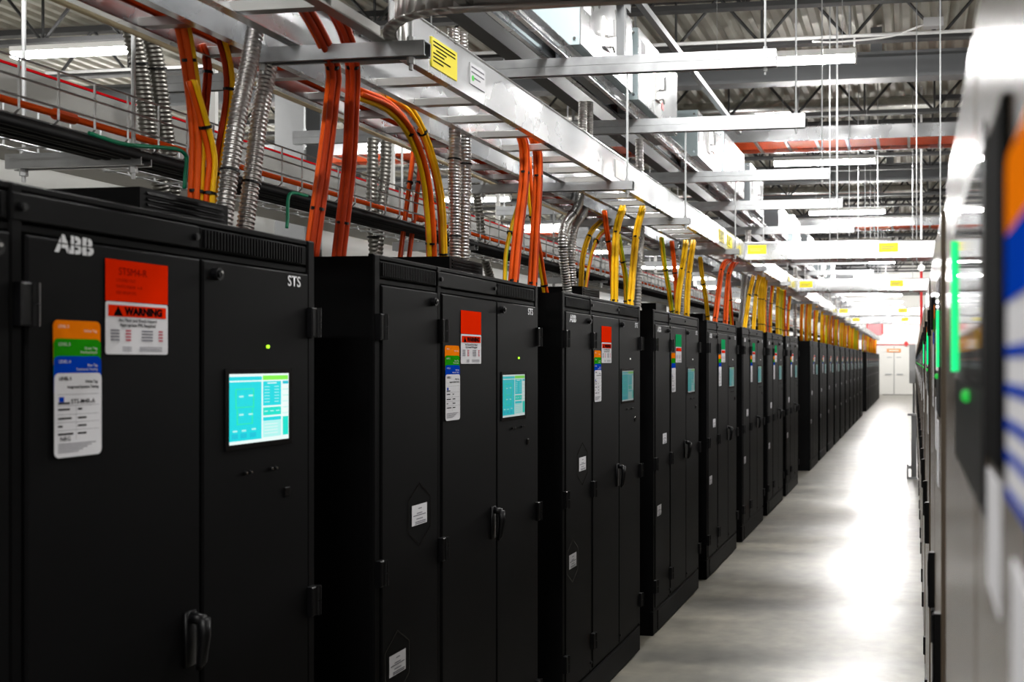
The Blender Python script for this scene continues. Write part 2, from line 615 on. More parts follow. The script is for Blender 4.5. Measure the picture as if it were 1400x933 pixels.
def cab_frame():
    mb = MB()
    c = 0.006
    # corner posts, rails and the rounded top edge
    for x0, x1 in ((0, 0.033), (0.391, 0.417), (1.261, CW)):
        mb.slab(x0, x1, 0.004, 0.022, 0.142, CH, 0.004)
    mb.slab(0.033, 1.261, 0.006, 0.022, CH - 0.014, CH, 0.003)
    mb.slab(0.033, 1.261, 0.008, 0.022, 1.823, 1.838, 0.002)
    mb.slab(0.033, 1.261, 0.008, 0.022, 0.142, 0.153, 0.002)
    return mb.mesh('front_frame', 'black_paint')


def cab_plinth():
    mb = MB().slab(0.0, CW, 0.004, 0.03, 0.0, 0.139, 0.004)
    mb.slab(0.10, CW - 0.10, 0.0, 0.004, 0.012, 0.130, 0.002)
    return mb.mesh('plinth', 'black_paint')


def door_mesh(k):
    a, b = DOORS[k]
    return MB().slab(a, b, 0.0, 0.02, 0.156, 1.820, 0.004).mesh('door', 'black_paint')


def header_mesh(k):
    a, b = ((0.036, 0.389), (0.392, 0.860), (0.863, 1.258))[k]
    return MB().slab(a, b, 0.002 if k == 1 else 0.006, 0.02, 1.841, 1.890, 0.003).mesh('header_panel', 'black_paint')


def vent_mesh(k):
    a, b = ((0.045, 0.38), None, (0.875, 1.235))[k]
    mb = MB()
    x = a
    while x < b:
        mb.box(x, x + 0.0045, 0.0015, 0.007, 1.846, 1.885)
        x += 0.0105
    return mb.mesh('vent_ribs', 'black_paint')


def hinge_mesh():
    mb = MB().slab(-0.016, 0.016, -0.014, 0.004, -0.037, 0.037, 0.003)
    mb.tube([(0.012, -0.014, -0.037), (0.012, -0.014, -0.001)], 0.0065, 8)
    mb.tube([(0.012, -0.014, 0.001), (0.012, -0.014, 0.037)], 0.0065, 8)
    return mb.mesh('hinge', 'black_plastic')


def lock_mesh():
    mb = MB().tube([(0, 0.0, 0), (0, -0.012, 0)], 0.0135, 14, 0)
    mb.tube([(0, -0.012, 0), (0, -0.016, 0)], 0.0085, 12, 0)
    mb.tube([(0, -0.016, 0.004), (0, -0.0175, 0.004)], 0.003, 8, 1)
    mb.box(-0.0016, 0.0016, -0.0175, -0.016, -0.006, 0.006, 0)
    return mb.mesh('lock', ['black_plastic', 'chrome'])


def screw_mesh():
    return MB().tube([(0, 0.0, 0), (0, -0.006, 0)], 0.0075, 10).tube([(0, -0.006, 0), (0, -0.0075, 0)], 0.005, 8).mesh('screw', 'black_plastic')


def handle_mesh():
    mb = MB().slab(-0.016, 0.016, -0.008, 0.0, -0.085, 0.03, 0.003)
    mb.tube([(0, -0.004, 0.018), (0, -0.034, 0.012)], 0.012, 10)
    mb.tube([(0, -0.034, 0.016), (0, -0.036, -0.02), (0, -0.030, -0.075), (0, -0.022, -0.09)], [0.013, 0.012, 0.010, 0.006], 8)
    return mb.mesh('swing_handle', 'black_plastic', True)


def key_mesh():
    return MB().tube([(0, -0.022, -0.05), (0, -0.034, -0.05)], 0.006, 8).mesh('key_barrel', 'chrome')


def rainbow_mesh():
    x1, h, y = 0.108, 0.245, -0.0015
    mb = MB()
    mb.poly(round_rect(0, x1, -0.08, 0, 0.010, y, sel='bc'), 0)
    mb.poly(round_rect(0, x1, -0.10, -h * 0.133, 0.010, y - 0.0008, sel='bc'), 1)
    mb.poly(round_rect(0, x1, -0.13, -h * 0.262, 0.010, y - 0.0016, sel='bc'), 2)
    pts = round_rect(0, x1, -h, -h * 0.386, 0.010, y - 0.0024)
    mb.poly(pts, 3)
    return mb.mesh('level_tag', ['band_orange', 'band_green', 'band_blue', 'tag_white'])


def rainbow_lines():
    mb = MB()
    y = -0.0042
    for z, a, b in ((-0.150, .008, .034), (-0.161, .008, .034), (-0.177, .008, .038), (-0.191, .008, .018), (-0.205, .008, .042), (-0.161, .052, .062), (-0.177, .052, .072), (-0.191, .052, .072), (-0.205, .052, .072)):
        mb.quad((a, y, z), (b, y, z), (b, y, z + 0.0032), (a, y, z + 0.0032), 0)
    for z in (-0.133, -0.153, -0.169, -0.183, -0.197):
        mb.quad((.006, y, z), (.102, y, z), (.102, y, z + 0.0006), (.006, y, z + 0.0006), 1)
    mb.quad((.048, y, -0.215), (.0486, y, -0.215), (.0486, y, -0.153), (.048, y, -0.153), 1)
    for k in range(5):
        mb.quad((.008, y, -0.222 - k * 0.0036), (.094 - k * 0.010, y, -0.222 - k * 0.0036), (.094 - k * 0.010, y, -0.2204 - k * 0.0036), (.008, y, -0.2204 - k * 0.0036), 1)
    mb.quad((.010, y, -0.146), (.021, y, -0.146), (.021, y, -0.137), (.010, y, -0.137), 2)
    return mb.mesh('form_lines', ['ink', 'ink_grey', 'band_blue'])


def warn_mesh():
    mb = MB()
    mb.poly(round_rect(0, 0.165, -0.100, 0, 0.005, -0.0015), 0)
    mb.quad((.006, -0.0022, -0.028), (.159, -0.0022, -0.028), (.159, -0.0022, -0.006), (.006, -0.0022, -0.006), 1)
    return mb.mesh('warning_label', ['tag_white', 'tag_red'])


def warn_lines():
    mb = MB()
    y = -0.0024
    for k in range(4):
        mb.quad((.012, y, -.056 - k * .006), (.034, y, -.056 - k * .006), (.034, y, -.053 - k * .006), (.012, y, -.053 - k * .006), 0)
        mb.quad((.050, y, -.056 - k * .006), (.064, y, -.056 - k * .006), (.064, y, -.053 - k * .006), (.050, y, -.053 - k * .006), 1)
        mb.quad((.092, y, -.056 - k * .006), (.122, y, -.056 - k * .006), (.122, y, -.053 - k * .006), (.092, y, -.053 - k * .006), 0)
        mb.quad((.138, y, -.056 - k * .006), (.150, y, -.056 - k * .006), (.150, y, -.053 - k * .006), (.138, y, -.053 - k * .006), 1)
    for k in range(3):
        mb.quad((.042, y, -.087 - k * .0035), (.066, y, -.087 - k * .0035), (.066, y, -.0855 - k * .0035), (.042, y, -.0855 - k * .0035), 0)
        mb.quad((.086, y, -.087 - k * .0035), (.148, y, -.087 - k * .0035), (.148, y, -.0855 - k * .0035), (.086, y, -.0855 - k * .0035), 0)
    # warning triangle
    mb.poly([(.019, y, -.0265), (.043, y, -.0265), (.031, y, -.0075)], 2)
    return mb.mesh('label_print', ['ink_grey', 'ink_red', 'ink'])


def screen_mesh(lev):
    Wd, Hd, y = 0.224, 0.158, -0.0005
    names = ['cyan', 'cyan2', 'teal', 'pale', 'lime', 'white', 'green']
    mb = MB()

    def q(a, b, c, d, m, e=0.0):
        mb.quad((a * Wd, y - e, -d * Hd), (b * Wd, y - e, -d * Hd), (b * Wd, y - e, -c * Hd), (a * Wd, y - e, -c * Hd), m)

    q(0, 1, 0, 1, 5)
    E1, E2 = 0.0004, 0.0008
    q(0.005, 0.53, 0.04, 0.095, 0, E1)
    q(0.545, 0.985, 0.03, 0.095, 4, E1)
    q(0.005, 0.525, 0.115, 0.955, 0, E1)
    q(0.55, 0.86, 0.115, 0.475, 0, E1)
    q(0.55, 0.86, 0.50, 0.62, 2, E1)
    q(0.55, 0.86, 0.645, 0.70, 0, E1)
    q(0.55, 0.86, 0.705, 0.94, 3, E1)
    q(0.89, 0.99, 0.115, 0.16, 1, E1)
    q(0.89, 0.99, 0.655, 0.935, 2, E1)
    for k in range(5):
        q(0.89, 0.99, 0.24 + k * 0.09, 0.245 + k * 0.09, 2, E1)
    # one-line diagram
    for a, b, c, d in ((.10, .40, .21, .225), (.10, .12, .21, .50), (.38, .40, .21, .50), (.12, .38, .47, .485), (.12, .38, .71, .725), (.12, .14, .50, .71), (.36, .38, .50, .71)):
        q(a, b, c, d, 6, E2)
    for a, c in ((.16, .31), (.31, .30), (.16, .57), (.31, .57), (.06, .80), (.20, .80), (.36, .79)):
        q(a, a + .07, c, c + .025, 3, E2)
    for a in (.04, .18, .33):
        q(a, a + .10, .85, .92, 1, E2)
    for k in range(6):
        q(.57, .66, .19 + k * .045, .20 + k * .045, 3, E2)
        q(.74, .82, .19 + k * .045, .20 + k * .045, 3, E2)
    for a in (.57, .67, .77):
        q(a, a + .06, .55, .565, 3, E2)
    for k in range(4):
        q(.57, .80, .745 + k * .045, .755 + k * .045, 5, E2)
    q(.62, .78, .135, .15, 5, E2)
    return mb.mesh('display', ['scr_%s_%s' % (n_, lev) for n_ in names])


def bezel_mesh():
    mb = MB()
    a, b, c, d = -0.012, 0.236, 0.012, -0.170
    for x0, x1, z0, z1 in ((a, 0, d, c), (0.224, b, d, c), (0, 0.224, 0, c), (0, 0.224, d, -0.158)):
        mb.box(x0, x1, -0.003, 0.0, z0, z1)
    return mb.mesh('bezel', 'black_gloss')


def hood_mesh():
    mb = MB().box(0.965, 1.27, 0.23, 0.95, CH - 0.006, CH + 0.092)
    return mb.mesh('top_hood', 'black_side_shaded')


def hood_slats():
    mb = MB()
    for k in range(6):
        z = CH + 0.012 + k * 0.013
        mb.prism([(0.985, 0.224, z), (0.985, 0.232, z + 0.010), (0.985, 0.232, z)], (0.265, 0, 0))
    return mb.mesh('hood_louvre', 'black_paint')


def notice_mesh():
    mb = MB()
    mb.quad((0, -0.0015, -0.062), (0.098, -0.0015, -0.062), (0.098, -0.0015, 0), (0, -0.0015, 0), 0)
    for z, a, b in ((-.012, .04, .062), (-.026, .03, .066), (-.032, .008, .09), (-.043, .028, .07), (-.052, .02, .09), (-.057, .02, .09)):
        mb.quad((a, -0.002, z - .002), (b, -0.002, z - .002), (b, -0.002, z + .001), (a, -0.002, z + .001), 1)
    return mb.mesh('notice_card', ['tag_white', 'ink_grey'])


def led_mesh(m):
    return MB().tube([(0, 0, 0), (0, -0.004, 0)], 0.0042, 10).mesh('status_led', m)


def make_cabinet(loc, rot, label, group, detail, placard='tag_red', lev='b', logo=None, dx=0.0, dz=0.0, words=False, notices=True, sts=True, mats=None):
    t = thing('switch_cabinet', loc, label, 'cabinet', group, rot)
    link('body', shared('body', cab_body), t)
    link('front_frame', shared('frame', cab_frame), t)
    link('plinth', shared('plinth', cab_plinth), t)
    link('top_hood', shared('hood', hood_mesh), t)
    if detail >= 2:
        link('hood_louvre', shared('hoodsl', hood_slats), t)
    for k in range(3):
        d = link('door', shared(('door', k), lambda: door_mesh(k)), t)
        h = link('header_panel', shared(('head', k), lambda: header_mesh(k)), t)
        if detail >= 2 and k != 1:
            o = link('vent_ribs', shared(('vent', k), lambda: vent_mesh(k)), h)
            o['kind'] = 'stuff'
        if detail >= 1:
            hx = (0.022, 0.412, 1.268)[k]
            hinge = shared('hinge', hinge_mesh)
            for z in (1.70, 1.00, 0.285):
                link('hinge', hinge, d, (hx, 0, z))
    doors = [c for c in t.children if c.name.startswith('door')]
    if detail >= 1:
        link('lock', shared('lock', lock_mesh), doors[0], (0.352, 0, 1.79))
        link('lock', shared('lock', lock_mesh), doors[2], (0.905, 0, 1.792))
        hd = link('swing_handle', shared('handle', handle_mesh), doors[1], (0.822, 0, 1.05))
        link('key_barrel', shared('key', key_mesh), t, (0.822, 0, 1.05))
        for x in (0.412, 0.845):
            link('screw', shared('screw', screw_mesh), t, (x, 0.002, 1.866))
        link('screw', shared('screw', screw_mesh), t, (0.385, 0.0, 0.19))
        link('screw', shared('screw', screw_mesh), t, (0.88, 0.0, 0.19))
    # placards
    rx, wx = 0.455 + dx, 0.575 + dx
    lt = link('level_tag', shared('rainbow', rainbow_mesh), t, (rx, 0, 1.664 + dz))
    lt['label'] = 'tall tag banded orange, green, blue and white'
    tag(link('form_lines', shared('rlines', rainbow_lines), lt), kind='stuff')
    if placard:
        pl = link('placard', shared(placard, lambda: MB().quad((0, -0.0015, -0.079), (0.165, -0.0015, -0.079), (0.165, -0.0015, 0), (0, -0.0015, 0)).mesh('placard', placard)), t, (wx, 0, 1.784 + dz))
        pl['label'] = 'plain red placard' if placard == 'tag_red' else 'plain green placard'
    wl = link('warning_label', shared('warn', warn_mesh), t, (wx, 0, 1.704 + dz))
    wl['label'] = 'white warning label with red header'
    tag(link('label_print', shared('wlines', warn_lines), wl), kind='stuff')
    if detail >= 2:
        letters(wl, 'WARNING', 0.048, -0.0027, -0.0235, 0.0195, 'ink', 0.0012, sx=1.05)
        letters(wl, 'Arc Flash and Shock Hazard', 0.0825, -0.0024, -0.0375, 0.0088, 'ink', 0.0002, 'CENTER')
        letters(wl, 'Appropriate PPE Required', 0.0825, -0.0024, -0.0465, 0.0088, 'ink', 0.0002, 'CENTER')
        letters(lt, 'LEVEL 2', 0.010, -0.0024, -0.0135, 0.0072, 'ink_pale')
        letters(lt, 'Yellow Tag', 0.098, -0.0024, -0.020, 0.0068, 'ink_pale', 0, 'RIGHT')
        letters(lt, 'LEVEL 3', 0.010, -0.0032, -0.0455, 0.0078, 'ink_pale')
        letters(lt, 'Green Tag', 0.098, -0.0032, -0.0515, 0.0068, 'ink_pale', 0, 'RIGHT')
        letters(lt, 'Pre-Functional', 0.098, -0.0032, -0.059, 0.0066, 'ink_pale', 0, 'RIGHT')
        letters(lt, 'LEVEL 4', 0.010, -0.0040, -0.0765, 0.0078, 'ink_pale')
        letters(lt, 'Blue Tag', 0.098, -0.0040, -0.0825, 0.0066, 'ink_pale', 0, 'RIGHT')
        letters(lt, 'Functional Testing', 0.098, -0.0040, -0.090, 0.0066, 'ink_pale', 0, 'RIGHT')
        letters(lt, 'LEVEL 5', 0.010, -0.0044, -0.107, 0.0082, 'ink', 0.0003)
        letters(lt, 'White Tag', 0.098, -0.0044, -0.1125, 0.0068, 'ink', 0.0002, 'RIGHT')
        letters(lt, 'Integrated Systems Testing', 0.100, -0.0044, -0.1215, 0.0066, 'ink', 0.0002, 'RIGHT')
        if words:
            letters(lt, 'STS-M4R-A', 0.036, -0.0046, -0.1495, 0.0118, 'ink', 0.0001, name='handwriting')
            letters(lt, 'NRG', 0.012, -0.0046, -0.2155, 0.0112, 'ink', 0.0001, name='handwriting')
            letters(pl, 'STSM4-R', 0.032, -0.0020, -0.028, 0.020, 'ink_dark_red', name='handwriting')
            for k, s in enumerate(('LOCKED OUT', 'SWITCHGEAR  A-B', 'FED FROM STS')):
                letters(pl, s, 0.026, -0.0020, -0.041 - k * 0.012, 0.008, 'ink_dark_red', name='handwriting')
    # screen
    sc = link('screen', shared('bezel', bezel_mesh), doors[2], (0.930 + dx, 0, 1.562 + dz))
    link('display', shared(('screen', lev), lambda: screen_mesh(lev)), t, (0.930 + dx, -0.0005, 1.562 + dz))
    if detail >= 1:
        link('status_led', shared('ledg' if lev in 'ab' else 'ledw', lambda: led_mesh('led_green' if lev in 'ab' else 'led_white')), doors[2], (1.08 + dx * 0.5, 0, 1.625 + dz))
        for x in (1.005, 1.022, 1.10, 1.117):
            link('indicator_jack', shared('jack', lambda: MB().tube([(0, 0, 0), (0, -0.006, 0)], 0.0045, 8, 0).tube([(0, -0.006, 0), (0, -0.008, 0)], 0.0028, 8, 1).mesh('indicator_jack', ['black_plastic', 'chrome'])), doors[2], (x, 0, 1.350))
        link('port_cover', shared('port', lambda: MB().slab(0, 0.02, -0.004, 0, 0, 0.024, 0.002).mesh('port_cover', 'black_gloss')), doors[2], (1.155, 0, 1.275))
    if notices:
        for x, z in ((0.212, 1.165), (0.075, 0.748)):
            nc = link('notice_card', shared('notice', notice_mesh), doors[0] if detail >= 1 else t, (x, 0, z))
            if detail >= 2:
                link('notice_outline', shared('hex', lambda: hex_ring(0, 0, 0.085, 0.004, -0.001).mesh('notice_outline', 'black_gloss')), doors[0], (x + 0.049, 0, z - 0.031))
    if logo == 'middle':
        link('brand_lettering', LOGO, doors[1], (0.480, -0.001, 1.798))
    elif logo == 'first':
        link('brand_lettering', LOGO, doors[0], (0.085, -0.001, 1.778))
    if sts and detail >= 1:
        letters(doors[2], 'STS', 1.168, -0.001, 1.786, 0.036, 'logo_white', 0.0004)
    return t


R90 = math.pi / 2
GRP = 'black cabinets in the long row with cables above'
cab_idx = list(range(0, 8)) + [8.82 + k for k in range(10)] + [20.2 + k for k in range(8)]
for i, n in enumerate(cab_idx):
    y = Y0 + PITCH * n - (0.0)
    if i == 0:
        lab = 'black three-door cabinet with the large bright cyan screen, first in the long row'
    elif i < 3:
        lab = 'black three-door cabinet with red placard, %s in the long row' % ORD[i]
    elif i < 7:
        lab = 'black three-door cabinet with green placard, %s in the long row' % ORD[i]
    elif i < 8:
        lab = 'black cabinet without coloured placard, eighth in the long row before the gap'
    else:
        lab = 'black cabinet far down the aisle, %s in the long row' % ORD[i]
    make_cabinet((XF, y, 0), R90, lab, GRP,
                 2 if i < 3 else (1 if i < 8 else 0),
                 'tag_red' if i < 3 else ('tag_green' if i < 7 else None),
                 'a' if i == 0 else ('b' if i == 1 else ('c' if i < 6 else 'd')),
                 'middle' if i == 0 else ('first' if 2 <= i < 8 else None),
                 0.018 if i == 0 else -0.02, 0.012 if i == 0 else -0.010, words=(i == 0), notices=i > 0)


# ------------------------------------------------------------------ facing row, right beside the lens
XR0 = 0.05


def facing_cabinet(y0, y1, bar, i, lens_side=False):
    W = y1 - y0
    t = thing('tall_cabinet', (XR0, y1, 0), ('%s glossy cabinet of the facing row, with a green light bar' if i < 4 else '%s glossy cabinet of the facing row, counted along the aisle') % ORD[i], 'cabinet',
              'glossy cabinets of the facing row', -R90)

    def lx(y):
        return y1 - y
    MB().box(0, W, 0.012, 1.0, 0, CH + 0.01).build('body', 'facing_paint', t)
    # door leaves
    nd = 2
    for k in range(nd):
        a, b = 0.012 + k * (W - 0.012) / nd, k * (W - 0.012) / nd + (W - 0.012) / nd
        d = MB().slab(a, b, 0.0, 0.012, 0.12, CH - 0.02, 0.003).build('door', 'facing_paint', t)
        for z in (0.30, 0.95, 1.72) if i else (0.30,):
            MB().slab(a, a + 0.03, -0.010, 0.0, z - 0.04, z + 0.04, 0.002).build('hinge', 'black_plastic', d)
        MB().slab(b - 0.05, b - 0.025, -0.016, 0.0, 0.98, 1.12, 0.004).build('swing_handle', 'black_plastic', d)
    p = lx(bar)
    if i == 0:
        g0, g1, b0, b1, bx, led, tgx, cards, pr = 0.006, 0.47, 0.53, 0.68, 0.0, 0.29, 0.685, ((0.52, 0.62, -0.150, -0.072), (0.70, 0.82, -0.24, -0.10)), 0.005
    else:
        g0, g1, b0, b1, bx, led, tgx, cards, pr = -0.27, -0.03, -0.40, -0.32, 0.0, -0.10, -0.53, ((-0.40, -0.30, -0.2, -0.085), (-0.2, -0.1, -0.26, -0.125)), 0.003
    # display unit: glass pane, light bar, bezel
    MB().slab(p + min(g0, 0) - 0.02, p + max(g1, 0) + 0.02, -0.002, 0.0, EYE - 0.11, EYE + 0.17, 0.001).build('display_panel', 'black_plastic', t)
    MB().slab(p + g0, p + g1, -0.0028, -0.002, EYE - 0.02, EYE + 0.15, 0.0005).build('display_glass', 'glass_dark', t)
    if i < 4:
        MB().tube([(p, -0.0035, EYE - 0.012), (p, -0.0035, EYE + (0.140 if i == 0 else 0.10))], 0.004, 8).build('light_bar', 'bar_green', t)
    MB().tube([(p + led, -0.002, EYE - 0.031), (p + led, -0.006, EYE - 0.031), (p + led, -0.0085, EYE - 0.031)], [0.0055, 0.0055, 0.003], 14).build('status_led', 'dot_green', t)
    MB().slab(p + b0, p + b1, -pr, 0.0, EYE - 0.062, EYE + 0.142, 0.002).build('hinge_cover', 'seam', t)
    # level tag and cards
    for ca, cb, cz0, cz1 in cards:
        MB().slab(p + ca, p + cb, -0.0015, 0.0, EYE + cz0, EYE + cz1, 0.0005).build('paper_card', 'tag_white', t)
    if i == 0:
        lt = MB().poly(round_rect(0, 0.16, -0.175, 0, 0.012, -0.0015), 0).build('level_tag', 'tag_white', t)
        lt.location = (p + tgx, -0.001, EYE + 0.105)
        MB().poly(round_rect(0, 0.16, -0.04, 0, 0.012, -0.002, sel='bc')).build('orange_band', 'band_orange', lt)
        MB().poly(round_rect(0, 0.16, -0.075, -0.04, 0.002, -0.002)).build('blue_band', 'band_blue', lt)
        sb = MB().quad((0, -0.002, -0.006), (0.16, -0.002, -0.006), (0.16, -0.002, 0), (0, -0.002, 0)).mesh('blue_line', 'band_blue')
        for z in (-0.097, -0.116, -0.134, -0.15, -0.169):
            link('blue_line', sb, lt, (0, 0, z))
        lt['label'] = 'tall tag banded orange, blue and white with blue lines'
    else:
        lt = link('level_tag', shared('rainbow', rainbow_mesh), t, (p + tgx, -0.001, EYE + 0.135))
        tag(link('form_lines', shared('rlines', rainbow_lines), lt), kind='stuff')
        lt['label'] = 'tall tag banded orange, green, blue and white'
    MB().slab(0.0, W, 0.004, 0.012, 0.0, 0.118, 0.003).build('plinth', 'black_plastic', t)
    return t


rc = [(0.05, 1.70, 1.24)]
y = 1.98
while y < 44:
    rc.append((y, y + 1.30, y + 0.10))
    y += 1.585
for i, (a, b, c) in enumerate(rc):
    facing_cabinet(a, b, c, i)


# ------------------------------------------------------------------ overhead ladder trays
ZL = EYE + 0.871            # under side of the ladders
RAILH = 0.148


def rail_mesh(L, side):
    """C-channel side rail along +x, web on the outer face"""
    s = side
    mb = MB()
    a, b = sorted((0, 0.004 * s))
    mb.box(0, L, a, b, 0, RAILH)
    a, b = sorted((0, -0.026 * s))
    mb.box(0, L, a, b, 0, 0.004)
    mb.box(0, L, a, b, RAILH - 0.004, RAILH)
    mb.tube([(0, 0.004 * s, RAILH - 0.003), (L, 0.004 * s, RAILH - 0.003)], 0.004, 6)
    return mb


def ladder(name, p0, direction, L, width, label, rung=0.26, far_from=None, group=None, first=0.1):
    """p0: outer end corner on the right rail; the ladder lies along 'direction' ('y' or 'x')"""
    rot = R90 if direction == 'y' else 0.0
    t = thing(name, p0, label, 'cable tray', group, rot)
    # local x runs along the ladder, local y is to the left of it
    rail_mesh(L, -1).build('side_rail', 'aluminium', t)
    o = rail_mesh(L, 1).build('side_rail', 'aluminium', t)
    o.location = (0, width, 0)
    rm = MB().prism([(-0.016, 0, 0.012), (0.016, 0, 0.012), (0.016, 0, 0.034), (0.010, 0, 0.038), (-0.010, 0, 0.038), (-0.016, 0, 0.034)], (0, width, 0)).mesh('rung', 'alu_dull')
    x = first
    while x < L:
        link('rung', rm, t, (x, 0, 0))
        x += rung
    return t


main = ladder('ladder_tray', (-1.45, 2.72, ZL), 'y', 43.0, 0.256, 'long bright aluminium ladder tray above the front edge of the cabinet row', first=0.16)
rear = ladder('ladder_tray', (-1.833, 0.6, ZL), 'y', 45.0, 0.19, 'second narrower ladder tray running behind the long bright one', first=0.07)
# splice plates, stickers on the long rail
for yy in (2.3, 5.6, 9.4):
    MB().box(yy - 0.09, yy + 0.09, -0.008, -0.004, 0.03, 0.118).build('splice_plate', 'alu_dull', main)
for xs, wd, z0, z1, m in ((0.25, 0.175, 0.022, 0.112, 'tag_yellow'), (0.525, 0.12, 0.042, 0.112, 'tag_white'), (4.95, 0.2, 0.03, 0.12, 'tag_yellow'), (5.30, 0.2, 0.03, 0.12, 'tag_yellow'), (9.2, 0.2, 0.03, 0.12, 'tag_yellow')):
    st = MB().box(xs, xs + wd, -0.0085, -0.004, z0, z1).build('sticker', m, main)
    mb = MB()
    n = 6 if m == 'tag_yellow' else 3
    for k in range(n):
        z = z1 - 0.012 - k * (z1 - z0 - 0.02) / n
        a = xs + 0.008 + (0.02 if k == 2 else 0)
        mb.box(a, xs + wd * (0.92 if k < 2 else random.uniform(0.4, 0.9)), -0.009, -0.0085, z - 0.0022, z + 0.0022)
    tag(mb.build('sticker_print', 'ink' if m == 'tag_yellow' else 'ink_grey', st), kind='stuff')
    if m == 'tag_white':
        MB().tube([(xs + 0.02, -0.0085, z0 + 0.022), (xs + 0.02, -0.0092, z0 + 0.022)], 0.0095, 12).build('green_dot', 'green_dot', st)

# tee fitting over the aisle: straight far rail, curved corner, rungs
tee = thing('ladder_tee', (0, 0, ZL), 'dark curved tee of the ladder tray crossing overhead at the top edge', 'cable tray')


def curved_rail(path):
    mb = MB()
    for (xa, ya), (xb, yb) in zip(path, path[1:]):
        d = Vector((xb - xa, yb - ya, 0))
        n = Vector((-d.y, d.x, 0)).normalized() * 0.004
        f = Vector((-d.y, d.x, 0)).normalized() * -0.03
        for off, z0, z1 in ((n, 0, RAILH), (f, 0, 0.005), (f, RAILH - 0.005, RAILH)):
            A, B = Vector((xa, ya, 0)), Vector((xb, yb, 0))
            P = [A, B, B + off, A + off]
            mb.prism([(p.x, p.y, z0) for p in P], (0, 0, z1 - z0))
    return mb


arc = [(-1.45 + 0.05, 2.70)]
for k in range(11):
    a = math.pi + math.pi / 2 * k / 10
    arc.append((-1.40 + 0.26 + 0.26 * math.cos(a), 2.725 + 0.26 * math.sin(a)))
arc.append((1.4, 2.465))
curved_rail(arc).build('side_rail', 'alu_dull', tee, True)
MB().box(-1.40, 1.4, 1.80, 1.804, 0, RAILH).build('side_rail', 'alu_dull', tee)
MB().box(-1.456, -1.452, 0.8, 2.68, 0, 0.05).box(-1.452, -1.42, 0.8, 2.68, 0, 0.005).build('side_rail', 'alu_dull', tee)
MB().box(-1.71, -1.706, 0.8, 2.72, 0, RAILH).box(-1.706, -1.675, 0.8, 2.72, 0, 0.005).build('side_rail', 'aluminium', tee)
rm = MB().box(-0.016, 0.016, 1.804, 2.46, 0.012, 0.038).mesh('rung', 'alu_dull')
x = -1.1
while x < 1.4:
    link('rung', rm, tee, (x, 0, 0))
    x += 0.26
rm = MB().box(-1.706, -1.452, -0.016, 0.016, 0.012, 0.038).mesh('rung', 'alu_dull')
for yy in (1.1, 1.36, 1.62, 1.88, 2.14, 2.42):
    link('rung', rm, tee, (0, yy, 0))
for k in range(7):
    yy = 1.87 + k * 0.085
    o = MB().tube([(-1.25, yy, ZL + 0.06), (1.4, yy, ZL + 0.06)], 0.024, 8).build('power_cable', 'dark_orange', None, True)
    tag(o, '%s dark orange cable lying on the overhead tee' % ORD[k], 'cable', 'power cables on the overhead tee')

# cross trays over the aisle with yellow stickers
for k, (yy, xl) in enumerate(((8.85, -1.445), (12.95, -1.445), (19.9, -1.445), (24.2, -1.445))):
    t = ladder('ladder_tray', (xl, yy, ZL), 'x', 1.62, 0.36, '%s ladder tray crossing the aisle with yellow stickers, counted along the aisle' % ORD[k], group='ladder trays crossing the aisle')
    for xs in (0.03, 1.15):
        st = MB().box(xs, xs + 0.16, -0.0085, -0.004, 0.05, 0.125).build('sticker', 'tag_yellow', t)
        MB().box(xs + 0.02, xs + 0.13, -0.009, -0.0085, 0.09, 0.094).box(xs + 0.02, xs + 0.11, -0.009, -0.0085, 0.075, 0.079).build('sticker_print', 'ink_grey', st)['kind'] = 'stuff'
    for q in range(3):
        o = MB().tube([(xl - 0.1, yy + 0.08 + q * 0.09, ZL + 0.06), (xl + 1.6, yy + 0.08 + q * 0.09, ZL + 0.06)], 0.022, 6).build('power_cable', 'dark_orange', None, True)
        tag(o, '%s dark orange cable lying on the %s ladder tray across the aisle' % (ORD[q], ORD[k]), 'cable', 'power cables on cross tray %s' % ORD[k])

# high wide trays full of orange cable
for k, yy in enumerate((11.40, 18.85)):
    t = ladder('ladder_tray', (-9.0, yy, EYE + 2.43), 'x', 12.5, 0.68, '%s high wide tray filled with orange cable under the roof joists' % ORD[k], rung=0.34, group='high trays of orange cable')
    for q in range(11):
        o = MB().tube([(-8.9, yy + 0.05 + q * 0.058, EYE + 2.43 + 0.068), (3.4, yy + 0.05 + q * 0.058, EYE + 2.43 + 0.068)], 0.029, 6).build('power_cable', 'duct_orange', None, True)
        tag(o, '%s orange cable across the width of the %s high wide tray' % (ORD[q], ORD[k]), 'cable', 'power cables in the %s high tray' % ORD[k])


# ------------------------------------------------------------------ strut trapezes
def strut_mesh(L, double=False, perforated=False):
    """channel along +x, 41 mm section, open side down"""
    mb = MB()
    h = 0.041
    for lv in ((0, 1) if double else (0,)):
        z0 = lv * (h + 0.0015)
        mb.box(0, L, -0.0205, -0.0175, z0, z0 + h)
        mb.box(0, L, 0.0175, 0.0205, z0, z0 + h)
        mb.box(0, L, -0.0175, 0.0175, z0 + (h - 0.003 if lv == 0 else 0), z0 + (h if lv == 0 else 0.003))
        for s in (-1, 1):
            a, b = sorted((0.0175 * s, 0.010 * s))
            mb.box(0, L, a, b, z0 + (0 if lv == 0 else h - 0.003), z0 + (0.003 if lv == 0 else h))
    return mb


